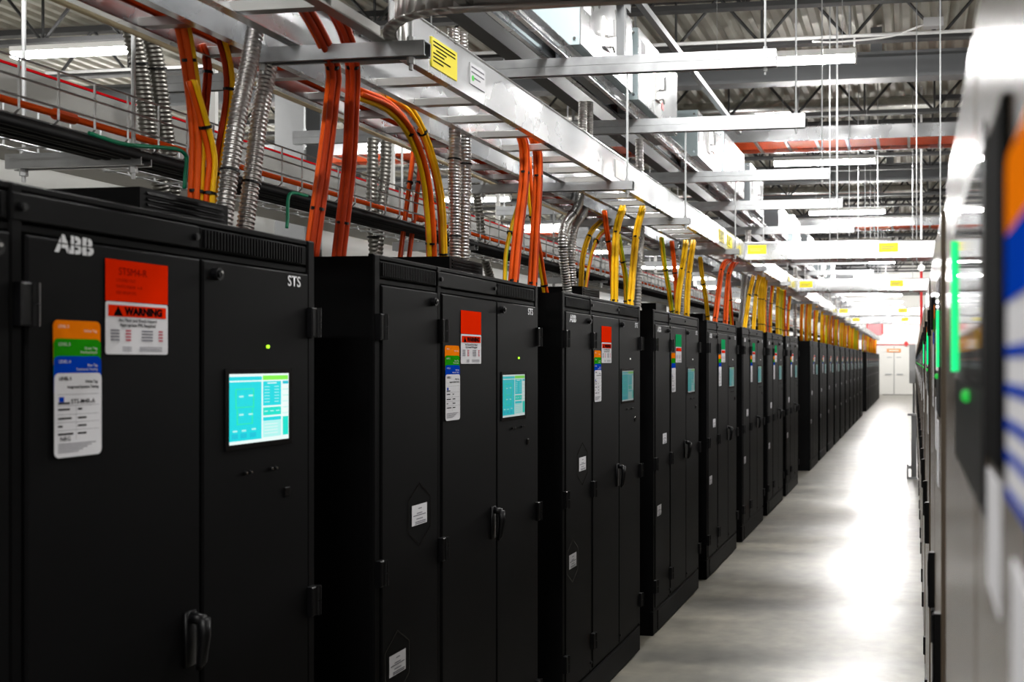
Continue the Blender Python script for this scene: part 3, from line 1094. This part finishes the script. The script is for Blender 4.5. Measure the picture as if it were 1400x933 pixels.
def trapeze(y, xa, xb, z, rods, top, label, group, double, m='galvanised'):
    t = thing('strut_trapeze', (xa, y, z), label, 'strut', group)
    strut_mesh(xb - xa, double).build('strut', m, t)
    hh = 0.0835 if double else 0.041
    rod = MB().tube([(0, 0, -0.035), (0, 0, top - z)], 0.0055, 6).mesh('threaded_rod', 'rod_zinc')
    nut = MB().tube([(0, 0, -0.018), (0, 0, 0.0)], 0.011, 6).tube([(0, 0, hh), (0, 0, hh + 0.015)], 0.011, 6).mesh('nut', 'rod_zinc')
    for x in rods:
        link('threaded_rod', rod, t, (x - xa, 0, 0))
        link('nut', nut, t, (x - xa, 0, 0))
    return t


ZS = EYE + 1.395           # under side of the upper double struts
LOWY = [2.676, 4.90, 6.20, 7.98] + [9.5 + 1.85 * k for k in range(18)]
for k, yy in enumerate(LOWY):
    trapeze(yy, -1.825 if k == 0 else -2.16, -1.312 if k == 0 else -1.345, ZL - 0.041, (-1.36, -1.80) if k == 0 else (-1.375, -2.11), ZS if k else ZC - 0.05,
            '%s single strut carrying the long ladder tray, counted along the row' % ORD[k], 'single struts under the ladder trays', False)
UPY = LOWY[1:]
for k, yy in enumerate(UPY):
    if k > 16:
        break
    trapeze(yy, -3.95, -0.645, ZS, (-0.70, -3.88), ZC - 0.05,
            '%s double strut carrying the busway above the cabinets, counted along the row' % ORD[k], 'double struts under the busway', True)
for k, yy in enumerate([2.576, 4.75, 6.9, 9.1, 11.3]):
    trapeze(yy, -2.50, -2.08, EYE + 0.535, (-2.12, -2.46), ZC - 0.05 if k == 0 else ZS,
            '%s short strut under the wire basket tray, counted along the row' % ORD[k], 'short struts under the basket tray', False)

# ------------------------------------------------------------------ busway with tap-off boxes
bus = thing('busway', (0, 3.0, ZS + 0.0835), 'silver twin-rail busway running along the top of the double struts', 'busway')
for xx in (-1.70, -1.80):
    mb = MB()
    mb.box(xx, xx + 0.004, 0, 34, 0, 0.075).box(xx, xx + 0.03, 0, 34, 0, 0.004).box(xx, xx + 0.03, 0, 34, 0.071, 0.075).box(xx + 0.004, xx + 0.014, 0, 34, 0.03, 0.045)
    mb.build('bus_rail', 'aluminium', bus)
o = MB().box(-1.57, -1.53, 3.0, 9.2, EYE + 2.03, EYE + 2.07).build('strut_rail', 'beam_grey')
tag(o, 'long single strut rail running above the grey tap-off boxes', 'strut')
o = MB().box(-2.28, -2.18, 3.0, 30, EYE + 1.70, EYE + 1.84).build('conduit_duct', 'joist_dark')
tag(o, 'dark enclosed duct running behind the silver busway', 'duct')
pst = thing('perforated_strut', (0, 0, 0), 'dark perforated strut ending with a post beside the first tap-off box', 'strut')
mb = MB().box(-1.425, -1.385, 2.6, 5.0, EYE + 1.72, EYE + 1.76)
mb.build('strut', 'beam_grey', pst)
hm = MB().tube([(0, 0, -0.002), (0, 0, 0.002)], 0.009, 10).mesh('slot_hole', 'rod_zinc')
for k in range(9):
    link('slot_hole', hm, pst, (-1.405, 4.3 + k * 0.08, EYE + 1.72))
MB().box(-1.425, -1.385, 4.88, 4.92, ZS + 0.083, EYE + 1.72).build('post', 'beam_grey', pst)


def tap_box(y0, y1, k, dark=False, short=False):
    X0, X1, z0, z1 = -1.88, -1.62, EYE + 1.556, EYE + 1.985
    if short:
        z1 -= 0.08
    t = thing('tap_off_box', (X1, y0, z0), '%s grey tap-off box plugged into the busway, counted along the row' % ORD[k], 'electrical box', 'tap-off boxes on the busway')
    L, H = y1 - y0, z1 - z0
    MB().box(X0 - X1, -0.006, 0, L, 0, H).build('body', 'box_dark' if dark else 'box_grey', t)
    MB().box(-0.006, 0.0, 0.004, L - 0.004, 0.004, H - 0.004).build('cover', 'aluminium', t)
    MB().box(-0.145, -0.085, 0.05, L - 0.05, -0.07, 0.0).build('stab_base', 'box_dark', t)
    m = 0.45 * L
    MB().box(0, 0.012, m - 0.06, m + 0.06, 0.10, 0.26).build('switch_plate', 'alu_dull', t)
    MB().tube([(0.012, m, 0.17), (0.05, m, 0.17), (0.055, m - 0.02, 0.25)], 0.010, 8).build('switch_handle', 'panel_grey', t)
    MB().tube([(0.012, m + 0.03, 0.12), (0.03, m + 0.03, 0.12), (0.03, m + 0.06, 0.10)], 0.008, 6).build('latch', 'chrome', t)
    MB().box(0, 0.002, 0.05, 0.16, H - 0.24, H - 0.06).build('rating_label', 'tag_white', t)
    if k % 2 == 1:
        MB().box(0, 0.003, m + 0.10, m + 0.16, 0.08, 0.13).build('danger_tag', 'red_paint', t)
    sm = MB().tube([(0, 0, 0), (0, -0.006, 0)], 0.008, 8).mesh('screw', 'chrome')
    for a in (-0.225, -0.03):
        for b in (0.03, H - 0.03):
            link('screw', sm, t, (a, 0.0, b))
    return t


boxes = [(4.93, 5.88, False), (6.02, 7.04, False), (7.74, 8.68, False), (8.84, 9.90, False), (10.3, 11.2, True), (12.5, 13.4, True), (14.0, 14.9, False), (16.0, 16.9, True), (18.4, 19.3, True), (20.5, 21.5, False)]
for k, (a, b, d) in enumerate(boxes):
    tap_box(a, b, k, d, k % 3 == 2)


# ------------------------------------------------------------------ cables and conduits
def smooth_path(pts, n=24):
    """Catmull-Rom through the points"""
    P = [Vector(p) for p in pts]
    P = [P[0] * 2 - P[1]] + P + [P[-1] * 2 - P[-2]]
    out = []
    segs = len(P) - 3
    for s in range(segs):
        p0, p1, p2, p3 = P[s:s + 4]
        m = max(2, n // segs)
        for k in range(m):
            t = k / m
            out.append(0.5 * ((2 * p1) + (p2 - p0) * t + (2 * p0 - 5 * p1 + 4 * p2 - p3) * t * t + (3 * p1 - p0 - 3 * p2 + p3) * t ** 3))
    out.append(P[-2])
    return out


def resample(path, step):
    out = [path[0]]
    acc = 0.0
    for a, b in zip(path, path[1:]):
        d = (b - a).length
        while acc + d >= step and d > 1e-9:
            k = (step - acc) / d
            a = a.lerp(b, k)
            out.append(a)
            d = (b - a).length
            acc = 0.0
        acc += d
    out.append(path[-1])
    return out


def conduit(pts, r, label, group, pitch=0.0096, seg=14, m='conduit_metal', ties=(0.5,)):
    p = resample(smooth_path(pts, 40), pitch / 4)
    rr = [r * (1.0, 0.93, 0.80, 0.93)[k % 4] for k in range(len(p))]
    t = thing('flexible_conduit', p[-1], label, 'conduit', group)
    L = [q - p[-1] for q in p]
    MB().tube(L, rr, seg).build('corrugated_tube', m, t, True)
    MB().tube([L[-1] + Vector((0, 0, 0.05)), L[-1]], r * 1.18, 14).build('end_fitting', 'alu_dull', t, False)
    for f in ties:
        k = int(len(L) * f)
        k = min(max(k, 2), len(L) - 4)
        MB().tube([L[k], L[k + 2]], r * 1.08, 14).build('cable_tie', 'black_plastic', t)
    return t


def bundle(pts, r, cols, label, group, ties=(0.35, 0.75), detailed=True, spread=None):
    """several jacketed cables strapped together"""
    p = smooth_path(pts, 18)
    o0 = p[-1].copy()
    n = len(cols)
    offs = {2: [(-1, 0), (1, 0)], 3: [(-1, -0.6), (1, -0.6), (0, 1.1)], 4: [(-1, -1), (1, -1), (1, 1), (-1, 1)],
            5: [(-1, -1), (1, -1), (1, 1), (-1, 1), (0, 0)]}[n]
    paths = []
    a = None
    fr = []
    for k, q in enumerate(p):
        tt = (p[min(k + 1, len(p) - 1)] - p[max(k - 1, 0)]).normalized()
        if a is None:
            a = Vector((0, 1, 0)) - tt * tt.y
            a.normalize()
        a = (a - tt * a.dot(tt)).normalized()
        fr.append((q - o0, a.copy(), tt.cross(a)))
    for (u, v) in offs:
        paths.append([q + aa * u * r + bb * v * r for q, aa, bb in fr])
    if detailed:
        t = thing('cable_bundle', o0, label, 'cable bundle', group)
        for pa, c in zip(paths, cols):
            MB().tube(pa, r, 8).build('cable', c, t, True)
        for f in ties:
            k = min(max(int(len(fr) * f), 1), len(fr) - 2)
            q, aa, bb = fr[k]
            d = (fr[k + 1][0] - fr[k - 1][0]).normalized() * 0.004
            R = r * 2.12
            ring = [q + (aa * math.cos(x_) + bb * math.sin(x_)) * R * 1.12 for x_ in [math.pi / 4 * j for j in range(8)]]
            MB().prism([v_ - d for v_ in ring], d * 2).build('cable_tie', 'black_plastic', t)
    else:
        names = sorted(set(cols))
        mb = MB()
        for pa, c in zip(paths, cols):
            mb.tube([pa[0], pa[len(pa) // 2], pa[-1]], r, 6, names.index(c))
        t = mb.build('cable_bundle', names, None, True)
        t.location = o0
        tag(t, label, 'cable bundle', group)
    return t


def pts_at(px, X):
    """pixel polyline on plane x = X (X may be a pair: start, end)"""
    xs = X if isinstance(X, tuple) else (X, X)
    n = len(px) - 1
    return [at(a, b, xs[0] + (xs[1] - xs[0]) * k / n) for k, (a, b) in enumerate(px)]


O, Yw, D, G = 'orange_jacket', 'yellow_jacket', 'dark_orange', 'green_jacket'
BG = 'cable bundles dropping to the cabinet tops'
ZT = CH - 0.01


def drop(pts):
    """carry a hanging line straight on down to the cabinet top"""
    p = [Vector(q) for q in pts]
    if p[-1].z > ZT:
        d = (p[-1] - p[-2]).normalized()
        k = (p[-1].z - ZT) / max(0.3, -d.z)
        q = p[-1] + d * k
        q.z = ZT
        p.append(q)
    return p


near_bundles = [
    ([(226, -30), (248, 30), (262, 110), (270, 190), (268, 262)], -1.93, 0.0085, [O, O, Yw, O], 'thick orange bundle with a yellow cable behind the first cabinet hood'),
    ([(262, 110), (277, 160), (290, 215), (287, 265)], -1.90, 0.0072, [O, Yw, Yw], 'yellow and orange pair branching behind the first cabinet hood'),
    ([(276, 60), (284, 90), (282, 130), (276, 190)], -2.02, 0.006, [D, O, D], 'thin dark orange cables hanging left of the large silver conduits'),
    ([(296, 30), (312, 90), (313, 140), (303, 200), (298, 240)], -1.95, 0.0075, [D, O, Yw], 'orange and yellow cables hanging just left of the large silver conduits'),
    ([(395, -20), (428, 30), (455, 90), (453, 140), (445, 210), (430, 318)], (-1.56, -1.70), 0.0088, [O, D, D, D], 'dark orange bundle looping over the first single strut, nearer of two'),
    ([(440, -15), (470, 40), (482, 90), (481, 150), (477, 230), (465, 335)], (-1.56, -1.74), 0.0088, [D, O, D, D], 'dark orange bundle looping over the first single strut, farther of two'),
    ([(490, 128), (530, 145), (560, 180), (580, 235), (588, 300), (590, 348)], (-1.80, -1.85), 0.0095, [O, O, Yw, O], 'curving orange bundle beside the tall silver conduit on the second cabinet'),
    ([(530, 128), (560, 150), (585, 200), (602, 270), (606, 348)], (-1.82, -1.86), 0.0085, [O, Yw, Yw], 'curving yellow and orange bundle beside the tall silver conduit'),
    ([(566, 200), (560, 250), (548, 345)], -2.15, 0.007, [O, D], 'thin orange pair crossing the wire basket behind the second cabinet'),
    ([(576, 200), (572, 250), (562, 330)], -2.15, 0.007, [D, O], 'thin dark orange pair hanging beside the curving orange bundle'),
    ([(710, 178), (717, 205), (716, 255), (708, 320), (702, 385)], -1.60, 0.0095, [O, O, D, O], 'straight orange bundle tied to a ladder rung, first of two'),
    ([(727, 182), (735, 210), (735, 260), (731, 330), (728, 388)], -1.60, 0.0092, [O, D, D, O], 'straight orange bundle tied to a ladder rung, second of two'),
    ([(722, 215), (726, 280), (736, 340), (744, 390)], -1.66, 0.0075, [Yw, Yw, O], 'yellow cables behind the two straight orange bundles'),
    ([(712, 270), (700, 310), (692, 345), (690, 385)], -1.95, 0.0075, [Yw, G], 'yellow green pair arching behind the straight orange bundles'),
    ([(822, 303), (808, 318), (797, 350), (794, 395)], -1.9, 0.0080, [Yw, D, Yw], 'yellow arching bundle over the third cabinet, first of two arches'),
    ([(834, 310), (818, 325), (808, 352), (800, 398)], -1.9, 0.0080, [Yw, O], 'yellow arching bundle over the third cabinet, second of two arches'),
    ([(826, 288), (830, 320), (836, 360), (838, 410)], -1.70, 0.0075, [O, Yw, O], 'orange and yellow bundle standing over the third cabinet'),
    ([(852, 284), (844, 310), (841, 350), (840, 411)], -1.60, 0.0092, [Yw, O, Yw, Yw], 'bright yellow bundle with orange streak over the third cabinet'),
    ([(845, 320), (850, 350), (855, 380), (856, 412)], -1.66, 0.0075, [Yw, Yw, G], 'plain yellow bundle leaning over the third cabinet'),
    ([(879, 284), (871, 315), (866, 360), (862, 412)], -1.55, 0.0090, [Yw, G, Yw, Yw], 'yellow green bundle rising to the ladder rail over the third cabinet'),
    ([(904, 325), (908, 360), (914, 395), (918, 425)], -1.72, 0.0085, [Yw, Yw, G], 'yellow bundle leaning over the fourth cabinet'),
    ([(918, 330), (922, 365), (924, 395), (925, 425)], -1.70, 0.0085, [O, Yw, O], 'orange bundle standing over the fourth cabinet'),
    ([(938, 330), (934, 360), (928, 400), (926, 428)], -1.60, 0.0095, [Yw, O, Yw, Yw], 'yellow and orange bundle tilted over the fourth cabinet'),
    ([(948, 330), (943, 365), (940, 400), (939, 430)], -1.57, 0.0095, [Yw, G, Yw, Yw], 'yellow green bundle beside the tilted one over the fourth cabinet'),
    ([(957, 352), (960, 380), (965, 410), (967, 432)], -1.72, 0.0095, [Yw, G, Yw], 'yellow bundle over the gap after the fourth cabinet'),
    ([(998, 354), (988, 365), (983, 395), (978, 436)], -1.62, 0.0105, [O, D, O, O], 'orange bundle bending down to the fifth cabinet, first of two'),
    ([(1008, 356), (998, 370), (994, 400), (992, 440)], -1.60, 0.0105, [O, D, O, O], 'orange bundle bending down to the fifth cabinet, second of two'),
    ([(996, 380), (998, 410), (1000, 440)], -1.66, 0.0095, [Yw, Yw, O], 'yellow bundle beside the bent orange pair on the fifth cabinet'),
    ([(1030, 378), (1024, 405), (1018, 446)], -1.58, 0.0110, [Yw, O, Yw], 'yellow bundle tilted over the sixth cabinet, first of two'),
    ([(1038, 378), (1033, 405), (1030, 448)], -1.57, 0.0110, [Yw, G, Yw], 'yellow bundle tilted over the sixth cabinet, second of two'),
]
for px, X, r, cols, lab in near_bundles:
    bundle(drop(pts_at(px, X)), r, cols, lab, BG)

CG = 'corrugated metal conduits rising from the cabinets'
near_conduits = [
    ([(349, 40), (340, 90), (327, 150), (316, 220), (306, 300)], -1.78, 0.0235, 'large bright corrugated conduit over the first cabinet, left of the pair', 14, (0.66,)),
    ([(371, 70), (364, 110), (355, 160), (346, 230), (336, 306)], -1.80, 0.0235, 'large bright corrugated conduit over the first cabinet, right of the pair', 14, (0.66,)),
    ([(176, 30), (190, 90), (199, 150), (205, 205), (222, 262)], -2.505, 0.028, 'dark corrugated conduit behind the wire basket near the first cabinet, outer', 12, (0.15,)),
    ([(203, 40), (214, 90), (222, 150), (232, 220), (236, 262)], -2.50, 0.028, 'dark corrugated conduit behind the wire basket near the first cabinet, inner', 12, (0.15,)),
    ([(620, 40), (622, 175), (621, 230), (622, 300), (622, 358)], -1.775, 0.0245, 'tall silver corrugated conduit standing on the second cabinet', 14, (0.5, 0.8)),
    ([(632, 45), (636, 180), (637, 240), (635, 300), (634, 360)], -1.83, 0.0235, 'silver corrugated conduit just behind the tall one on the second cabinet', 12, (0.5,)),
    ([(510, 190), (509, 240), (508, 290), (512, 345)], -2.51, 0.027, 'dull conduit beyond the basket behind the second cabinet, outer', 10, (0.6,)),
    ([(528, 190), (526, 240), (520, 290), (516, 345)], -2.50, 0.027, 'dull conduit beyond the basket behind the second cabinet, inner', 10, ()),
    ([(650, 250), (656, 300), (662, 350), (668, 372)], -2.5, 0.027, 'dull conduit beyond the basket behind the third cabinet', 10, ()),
    ([(797, 140), (793, 268), (772, 310), (770, 345), (775, 392)], -1.80, 0.026, 'bent silver conduit swinging down to the third cabinet', 12, (0.55, 0.75)),
    ([(806, 140), (802, 272), (785, 312), (781, 350), (783, 394)], -1.86, 0.025, 'bent silver conduit just behind the other on the third cabinet', 12, ()),
    ([(874, 190), (876, 310), (873, 360), (871, 416)], -1.78, 0.028, 'silver conduit behind the yellow bundles of the third cabinet', 10, ()),
    ([(934, 330), (933, 370), (931, 432)], -1.80, 0.030, 'silver conduit between the bundles of the fourth cabinet', 10, ()),
    ([(1018, 376), (1016, 410), (1013, 448)], -1.75, 0.034, 'pale conduit beside the yellow bundles of the sixth cabinet', 10, ()),
]
for px, X, r, lab, seg, ties in near_conduits:
    conduit(drop(pts_at(px, X)), r, lab, CG, 0.0125 if seg == 14 else (0.014 if seg == 12 else 0.02), seg, m='conduit_shaded' if ('dark' in lab or 'dull' in lab) else 'conduit_metal', ties=ties)

# the farther cabinets: a few bundles and one conduit each
for i, n in enumerate(cab_idx):
    if i < 6:
        continue
    y = Y0 + PITCH * n
    nb = 6 if i < 14 else 5
    for k in range(nb):
        yy = y + 0.10 + (CW - 0.2) * (k + random.uniform(0.1, 0.9)) / nb
        X = random.uniform(-1.66, -1.56)
        dy = random.uniform(-0.16, 0.16)
        zt = ZL + 0.03 if i > 11 else ZL + 0.02
        cols = random.choice([[Yw, Yw, O], [Yw, G, Yw], [O, Yw, Yw], [O, O, Yw], [Yw, Yw, G]] if i < 20 else [[O, Yw, O], [O, O, Yw], [O, D, Yw]])
        bundle([(X, yy + dy, zt), (X - 0.02, yy + dy * 0.5, (zt + ZT) / 2), (X - 0.02, yy, ZT)], 0.0105 if i < 14 else 0.013, cols,
               '%s yellow and orange cable bundle over the %s cabinet of the long row' % (ORD[k], ORD[i]), 'bundles over the %s cabinet' % ORD[i], ties=(0.4, 0.8), detailed=i < 8)
    if i < 16:
        yc = y + 0.30
        conduit([(-1.75, yc, ZS), (-1.76, yc, (ZS + ZT) / 2), (-1.76, yc + 0.03, ZT)], 0.034, 'pale conduit rising from the %s cabinet of the long row' % ORD[i], CG, 0.04, 8, ties=())

# long cables lying in the ladders
for k in range(4):
    o = MB().tube([(-1.87 - k * 0.036, 0.6, ZL + 0.056), (-1.87 - k * 0.036, 30, ZL + 0.056)], 0.017, 6).build('power_cable', D, None, True)
    tag(o, '%s long dark orange cable lying in the rear ladder tray, from the aisle side' % ORD[k], 'cable', 'power cables in the rear ladder tray')
for k in range(4):
    o = MB().tube([(-1.50 - k * 0.045, 7.4, ZL + 0.058), (-1.50 - k * 0.045, 40, ZL + 0.058)], 0.019, 6).build('power_cable', D if k % 2 else O, None, True)
    tag(o, '%s long orange cable lying in the bright ladder tray, from the aisle side' % ORD[k], 'cable', 'power cables in the bright ladder tray')

# ------------------------------------------------------------------ wire basket tray behind the cabinets
zb = EYE + 0.586
bt = thing('basket_tray', (-2.28, 0.4, zb), 'silver wire basket tray running behind the ladder trays', 'cable tray')
Lb = 34.0
lw = MB().tube([(0, 0, 0), (0, Lb, 0)], 0.003, 6).mesh('long_wire', 'rod_zinc')
for x, z in ((0.19, 0.13), (0.19, 0.085), (0.19, 0.04), (0.17, 0), (0.09, 0), (0, 0), (-0.09, 0), (-0.17, 0), (-0.19, 0.04), (-0.19, 0.085), (-0.19, 0.13)):
    link('long_wire', lw, bt, (x, 0, z))
cw = MB().tube([(0.19, 0, 0.132), (0.19, 0, 0.01), (0.175, 0, -0.004), (-0.175, 0, -0.004), (-0.19, 0, 0.01), (-0.19, 0, 0.132)], 0.003, 5).mesh('cross_wire', 'rod_zinc')
yy = 0.05
while yy < 24:
    link('cross_wire', cw, bt, (0, yy, 0))
    yy += 0.115 if yy < 10 else 0.23
# orange inner duct with couplings
du = thing('orange_duct', (-2.20, 0.4, zb + 0.055), 'orange plastic cable duct with couplings lying in the wire basket', 'pipe')
MB().tube([(0, 0, 0), (0, Lb, 0)], 0.0095, 8).build('tube', 'duct_orange', du, True)
cp = MB().tube([(0, -0.03, 0), (0, 0.03, 0)], 0.0155, 10).mesh('coupling', 'duct_orange')
for yy in (1.78, 2.03, 4.0, 4.2, 5.6, 7.1, 8.6, 10.4, 12.4, 14.4):
    link('coupling', cp, du, (0, yy, 0))
for k in range(5):
    x, z = (-2.12, -2.15, -2.18, -2.21, -2.24)[k], zb + (0.016, 0.014, 0.016, 0.014, 0.016)[k] - 0.038
    o = MB().tube([(x + 0.03, 0.4, z), (x + 0.03, 34.0, z)], 0.0145, 6).build('data_cable', 'black_rubber', None, True)
    tag(o, '%s black cable along the underside of the wire basket, counted from the aisle side' % ORD[k], 'cable', 'black cables under the wire basket')
# green bonding wires
for k, (px, X) in enumerate((([(122, 182), (145, 190), (175, 198), (225, 202), (245, 205), (255, 215), (254, 235), (252, 258)], -2.05),
                             ([(420, 268), (400, 264), (394, 272), (393, 300), (392, 312)], -2.05))):
    p = smooth_path(pts_at(px, X), 24)
    o = MB().tube([q - p[-1] for q in p], 0.0055, 8).build('bonding_wire', 'green_wire', None, True)
    o.location = p[-1]
    tag(o, ('green bonding wire bending down beside the thick orange bundle', 'green bonding wire hooking down right of the large conduits')[k], 'wire', 'green bonding wires')

# beige pipe, solid-sided trough with red strip, background ducts
o = MB().tube([(-2.09, 0.5, ZL + 0.02), (-2.09, 30, ZL + 0.02)], 0.009, 8).build('beige_pipe', 'pipe_beige', None, True)
tag(o, 'thin beige pipe running along the rear ladder tray', 'pipe')
tr = thing('cable_trough', (-4.2, 1.0, EYE + 1.05), 'grey solid-sided cable trough with a red strip on its top edge', 'cable trough')
MB().box(-0.5, 0.0, 0, 36, 0, 0.34).build('trough_body', 'trough_grey', tr)
MB().box(-0.02, 0.006, 0, 36, 0.34, 0.352).build('red_strip', 'red_strip', tr)
wmm = MB().box(-0.02, 0.02, 0, 0.03, 0, 1.4).mesh('hanger', 'white_paint')
for k in range(16):
    yy = 2.6 + k * 2.2
    link('hanger', wmm, tr, (-0.04, yy, 0.352))
o = MB().tube([(-6.6, 0.5, EYE + 1.25), (-6.6, 34, EYE + 1.25)], 0.30, 20).build('air_duct', 'white_paint', None, True)
tag(o, 'big round grey air duct behind the cable trough', 'duct')
# insulated foil ducts under the roof
for k, yy in enumerate((13.45, 20.2)):
    o = MB().tube([(-6.0, yy, EYE + 3.27), (0.25, yy, EYE + 3.27)], 0.12, 18).build('foil_duct', 'foil', None, True)
    for x in (-4.5, -1.5):
        MB().box(x, x + 0.03, -0.124 + yy, 0.124 + yy, EYE + 3.14, EYE + 3.40).box(x, x + 0.03, yy - 0.002, yy + 0.002, EYE + 3.40, ZC - 0.05).build('strap', 'rod_zinc', o)
    tag(o, '%s crinkled silver insulated duct between the roof joists' % ORD[k], 'duct')
# sprinkler pipes
for k, yy in enumerate((9.7, 14.9, 22.0)):
    sp = thing('sprinkler_pipe', (0, yy, EYE + 3.02), '%s pale sprinkler pipe crossing under the roof joists' % ORD[k], 'pipe', 'sprinkler pipes')
    MB().tube([(-9, 0, 0), (4.0, 0, 0)], 0.017, 8).build('pipe', 'pipe_white', sp, True)
    for x in (-2.6, -0.55, 1.4):
        MB().tube([(x, 0, 0), (x, 0, -0.10)], 0.010, 6).build('sprinkler_head', 'pipe_white', sp)
        MB().box(x - 0.05, x - 0.035, -0.02, 0.02, 0, 0.3).build('pipe_hanger', 'rod_zinc', sp)
jb = thing('junction_box', (0.14, 9.5, EYE + 3.0), 'small grey junction box with a drooping cable under the roof joists', 'electrical box')
MB().box(-0.06, 0.12, -0.05, 0.05, 0, 0.08).build('box', 'panel_grey', jb)
MB().tube(smooth_path([(-0.06, 0, 0.03), (-0.35, 0, -0.06), (-0.8, -0.3, -0.18), (-1.0, -0.6, -0.26)], 16), 0.009, 6).build('cable', 'pipe_white', jb, True)

# loose hanging rods over the aisle
rods = [(0.16, 6.6), (-0.72, 8.98), (-0.66, 9.06), (0.02, 9.1), (-0.45, 13.05), (-0.02, 13.1)]
for k, (x, yy) in enumerate(rods):
    o = MB().tube([(0, 0, 0), (0, 0, ZC - 0.05 - ZL)], 0.005, 6).build('hanger_rod', 'rod_zinc')
    o.location = (x, yy, ZL)
    tag(o, '%s thin threaded rod hanging over the aisle, counted along the aisle' % ORD[k], 'rod', 'threaded rods over the aisle')

# ------------------------------------------------------------------ far end of the aisle
o = thing('exit_placard', (-0.96, YF - 0.07, 2.03), 'orange sign plate fixed over the far double doors', 'sign')
MB().box(-0.33, 0.33, -0.03, 0.0, 0.0, 0.16).build('plate', 'sign_orange', o)
MB().box(-0.24, 0.24, -0.034, -0.03, 0.05, 0.10).build('sign_print', 'ink_pale', o)
o = MB().tube([(-1.9, YF - 0.06, 2.38), (0.04, YF - 0.06, 2.38)], 0.03, 8).build('red_pipe', 'red_paint', None, True)
tag(o, 'red sprinkler pipe running across the far end wall', 'pipe')
al = thing('alarm_bell', (-0.38, YF - 0.06, 2.42), 'small red alarm bell on the far end wall', 'alarm')
MB().tube([(0, 0, 0), (0, -0.08, 0)], 0.10, 14).build('gong', 'red_paint', al)
MB().box(-0.05, 0.05, -0.02, 0.0, -0.12, 0.12).build('backplate', 'red_paint', al)
pk = thing('hanging_unit', (-1.53, 41.0, 2.62), 'pink and red boxed unit hanging over the far end of the aisle', 'heater')
MB().box(-0.27, 0.27, 0, 0.4, 0, 0.55).build('case', 'pink_panel', pk)
MB().box(-0.32, -0.27, -0.02, 0.4, 0.0, 0.55).box(0.27, 0.32, -0.02, 0.4, 0.05, 0.5).build('side_cheek', 'red_paint', pk)
MB().box(-0.34, 0.34, -0.02, 0.42, 0.55, 0.68).build('top_cap', 'pink_panel', pk)
MB().box(-0.12, 0.12, 0.1, 0.3, 0.68, 0.74).tube([(0, 0.2, 0.74), (0, 0.2, 2.4)], 0.03, 6).build('stem', 'joist_dark', pk)
gp = thing('panel_box', (-0.132, 27.5, 1.02), 'grey electrical panel box mounted at the far end of the facing row', 'electrical box')
MB().box(0, 0.165, 0, 0.25, 0, 1.02).build('case', 'panel_grey', gp)
MB().box(0.01, 0.155, -0.012, 0.0, 0.02, 1.0).build('door', 'panel_grey', gp)
MB().tube([(0.12, 0.1, 0), (0.12, 0.1, -1.02)], 0.03, 8).build('conduit', 'galvanised', gp)
rp = thing('red_standpipe', (0.09, 13.6, 0.0), 'red and white vertical fire pipe with a valve above the facing row', 'pipe')
MB().tube([(0.0, 0, 1.93), (0.0, 0, 2.78)], 0.018, 8).build('pipe', 'red_paint', rp)
MB().tube([(0.0, 0, 2.78), (0.0, 0, ZC - 0.06)], 0.014, 8).build('upper_pipe', 'pipe_white', rp)
MB().tube([(0.0, -0.03, 2.80), (0.0, -0.07, 2.80)], 0.045, 10).build('valve', 'chrome', rp)
po = thing('guard_post', (-0.02, 14.3, 0), 'low grey steel post with brackets standing on the floor by the facing row', 'post')
MB().box(-0.02, 0.05, 0, 0.05, 0, 0.86).build('post', 'column_grey', po)
MB().box(-0.08, 0.06, -0.02, 0.06, 0, 0.03).box(-0.08, -0.06, -0.02, 0.06, 0.03, 0.20).box(-0.06, -0.02, 0.0, 0.04, 0.14, 0.18).build('base_bracket', 'galvanised', po)
MB().box(-0.07, 0.05, -0.01, 0.05, 0.86, 0.89).build('top_bracket', 'galvanised', po)
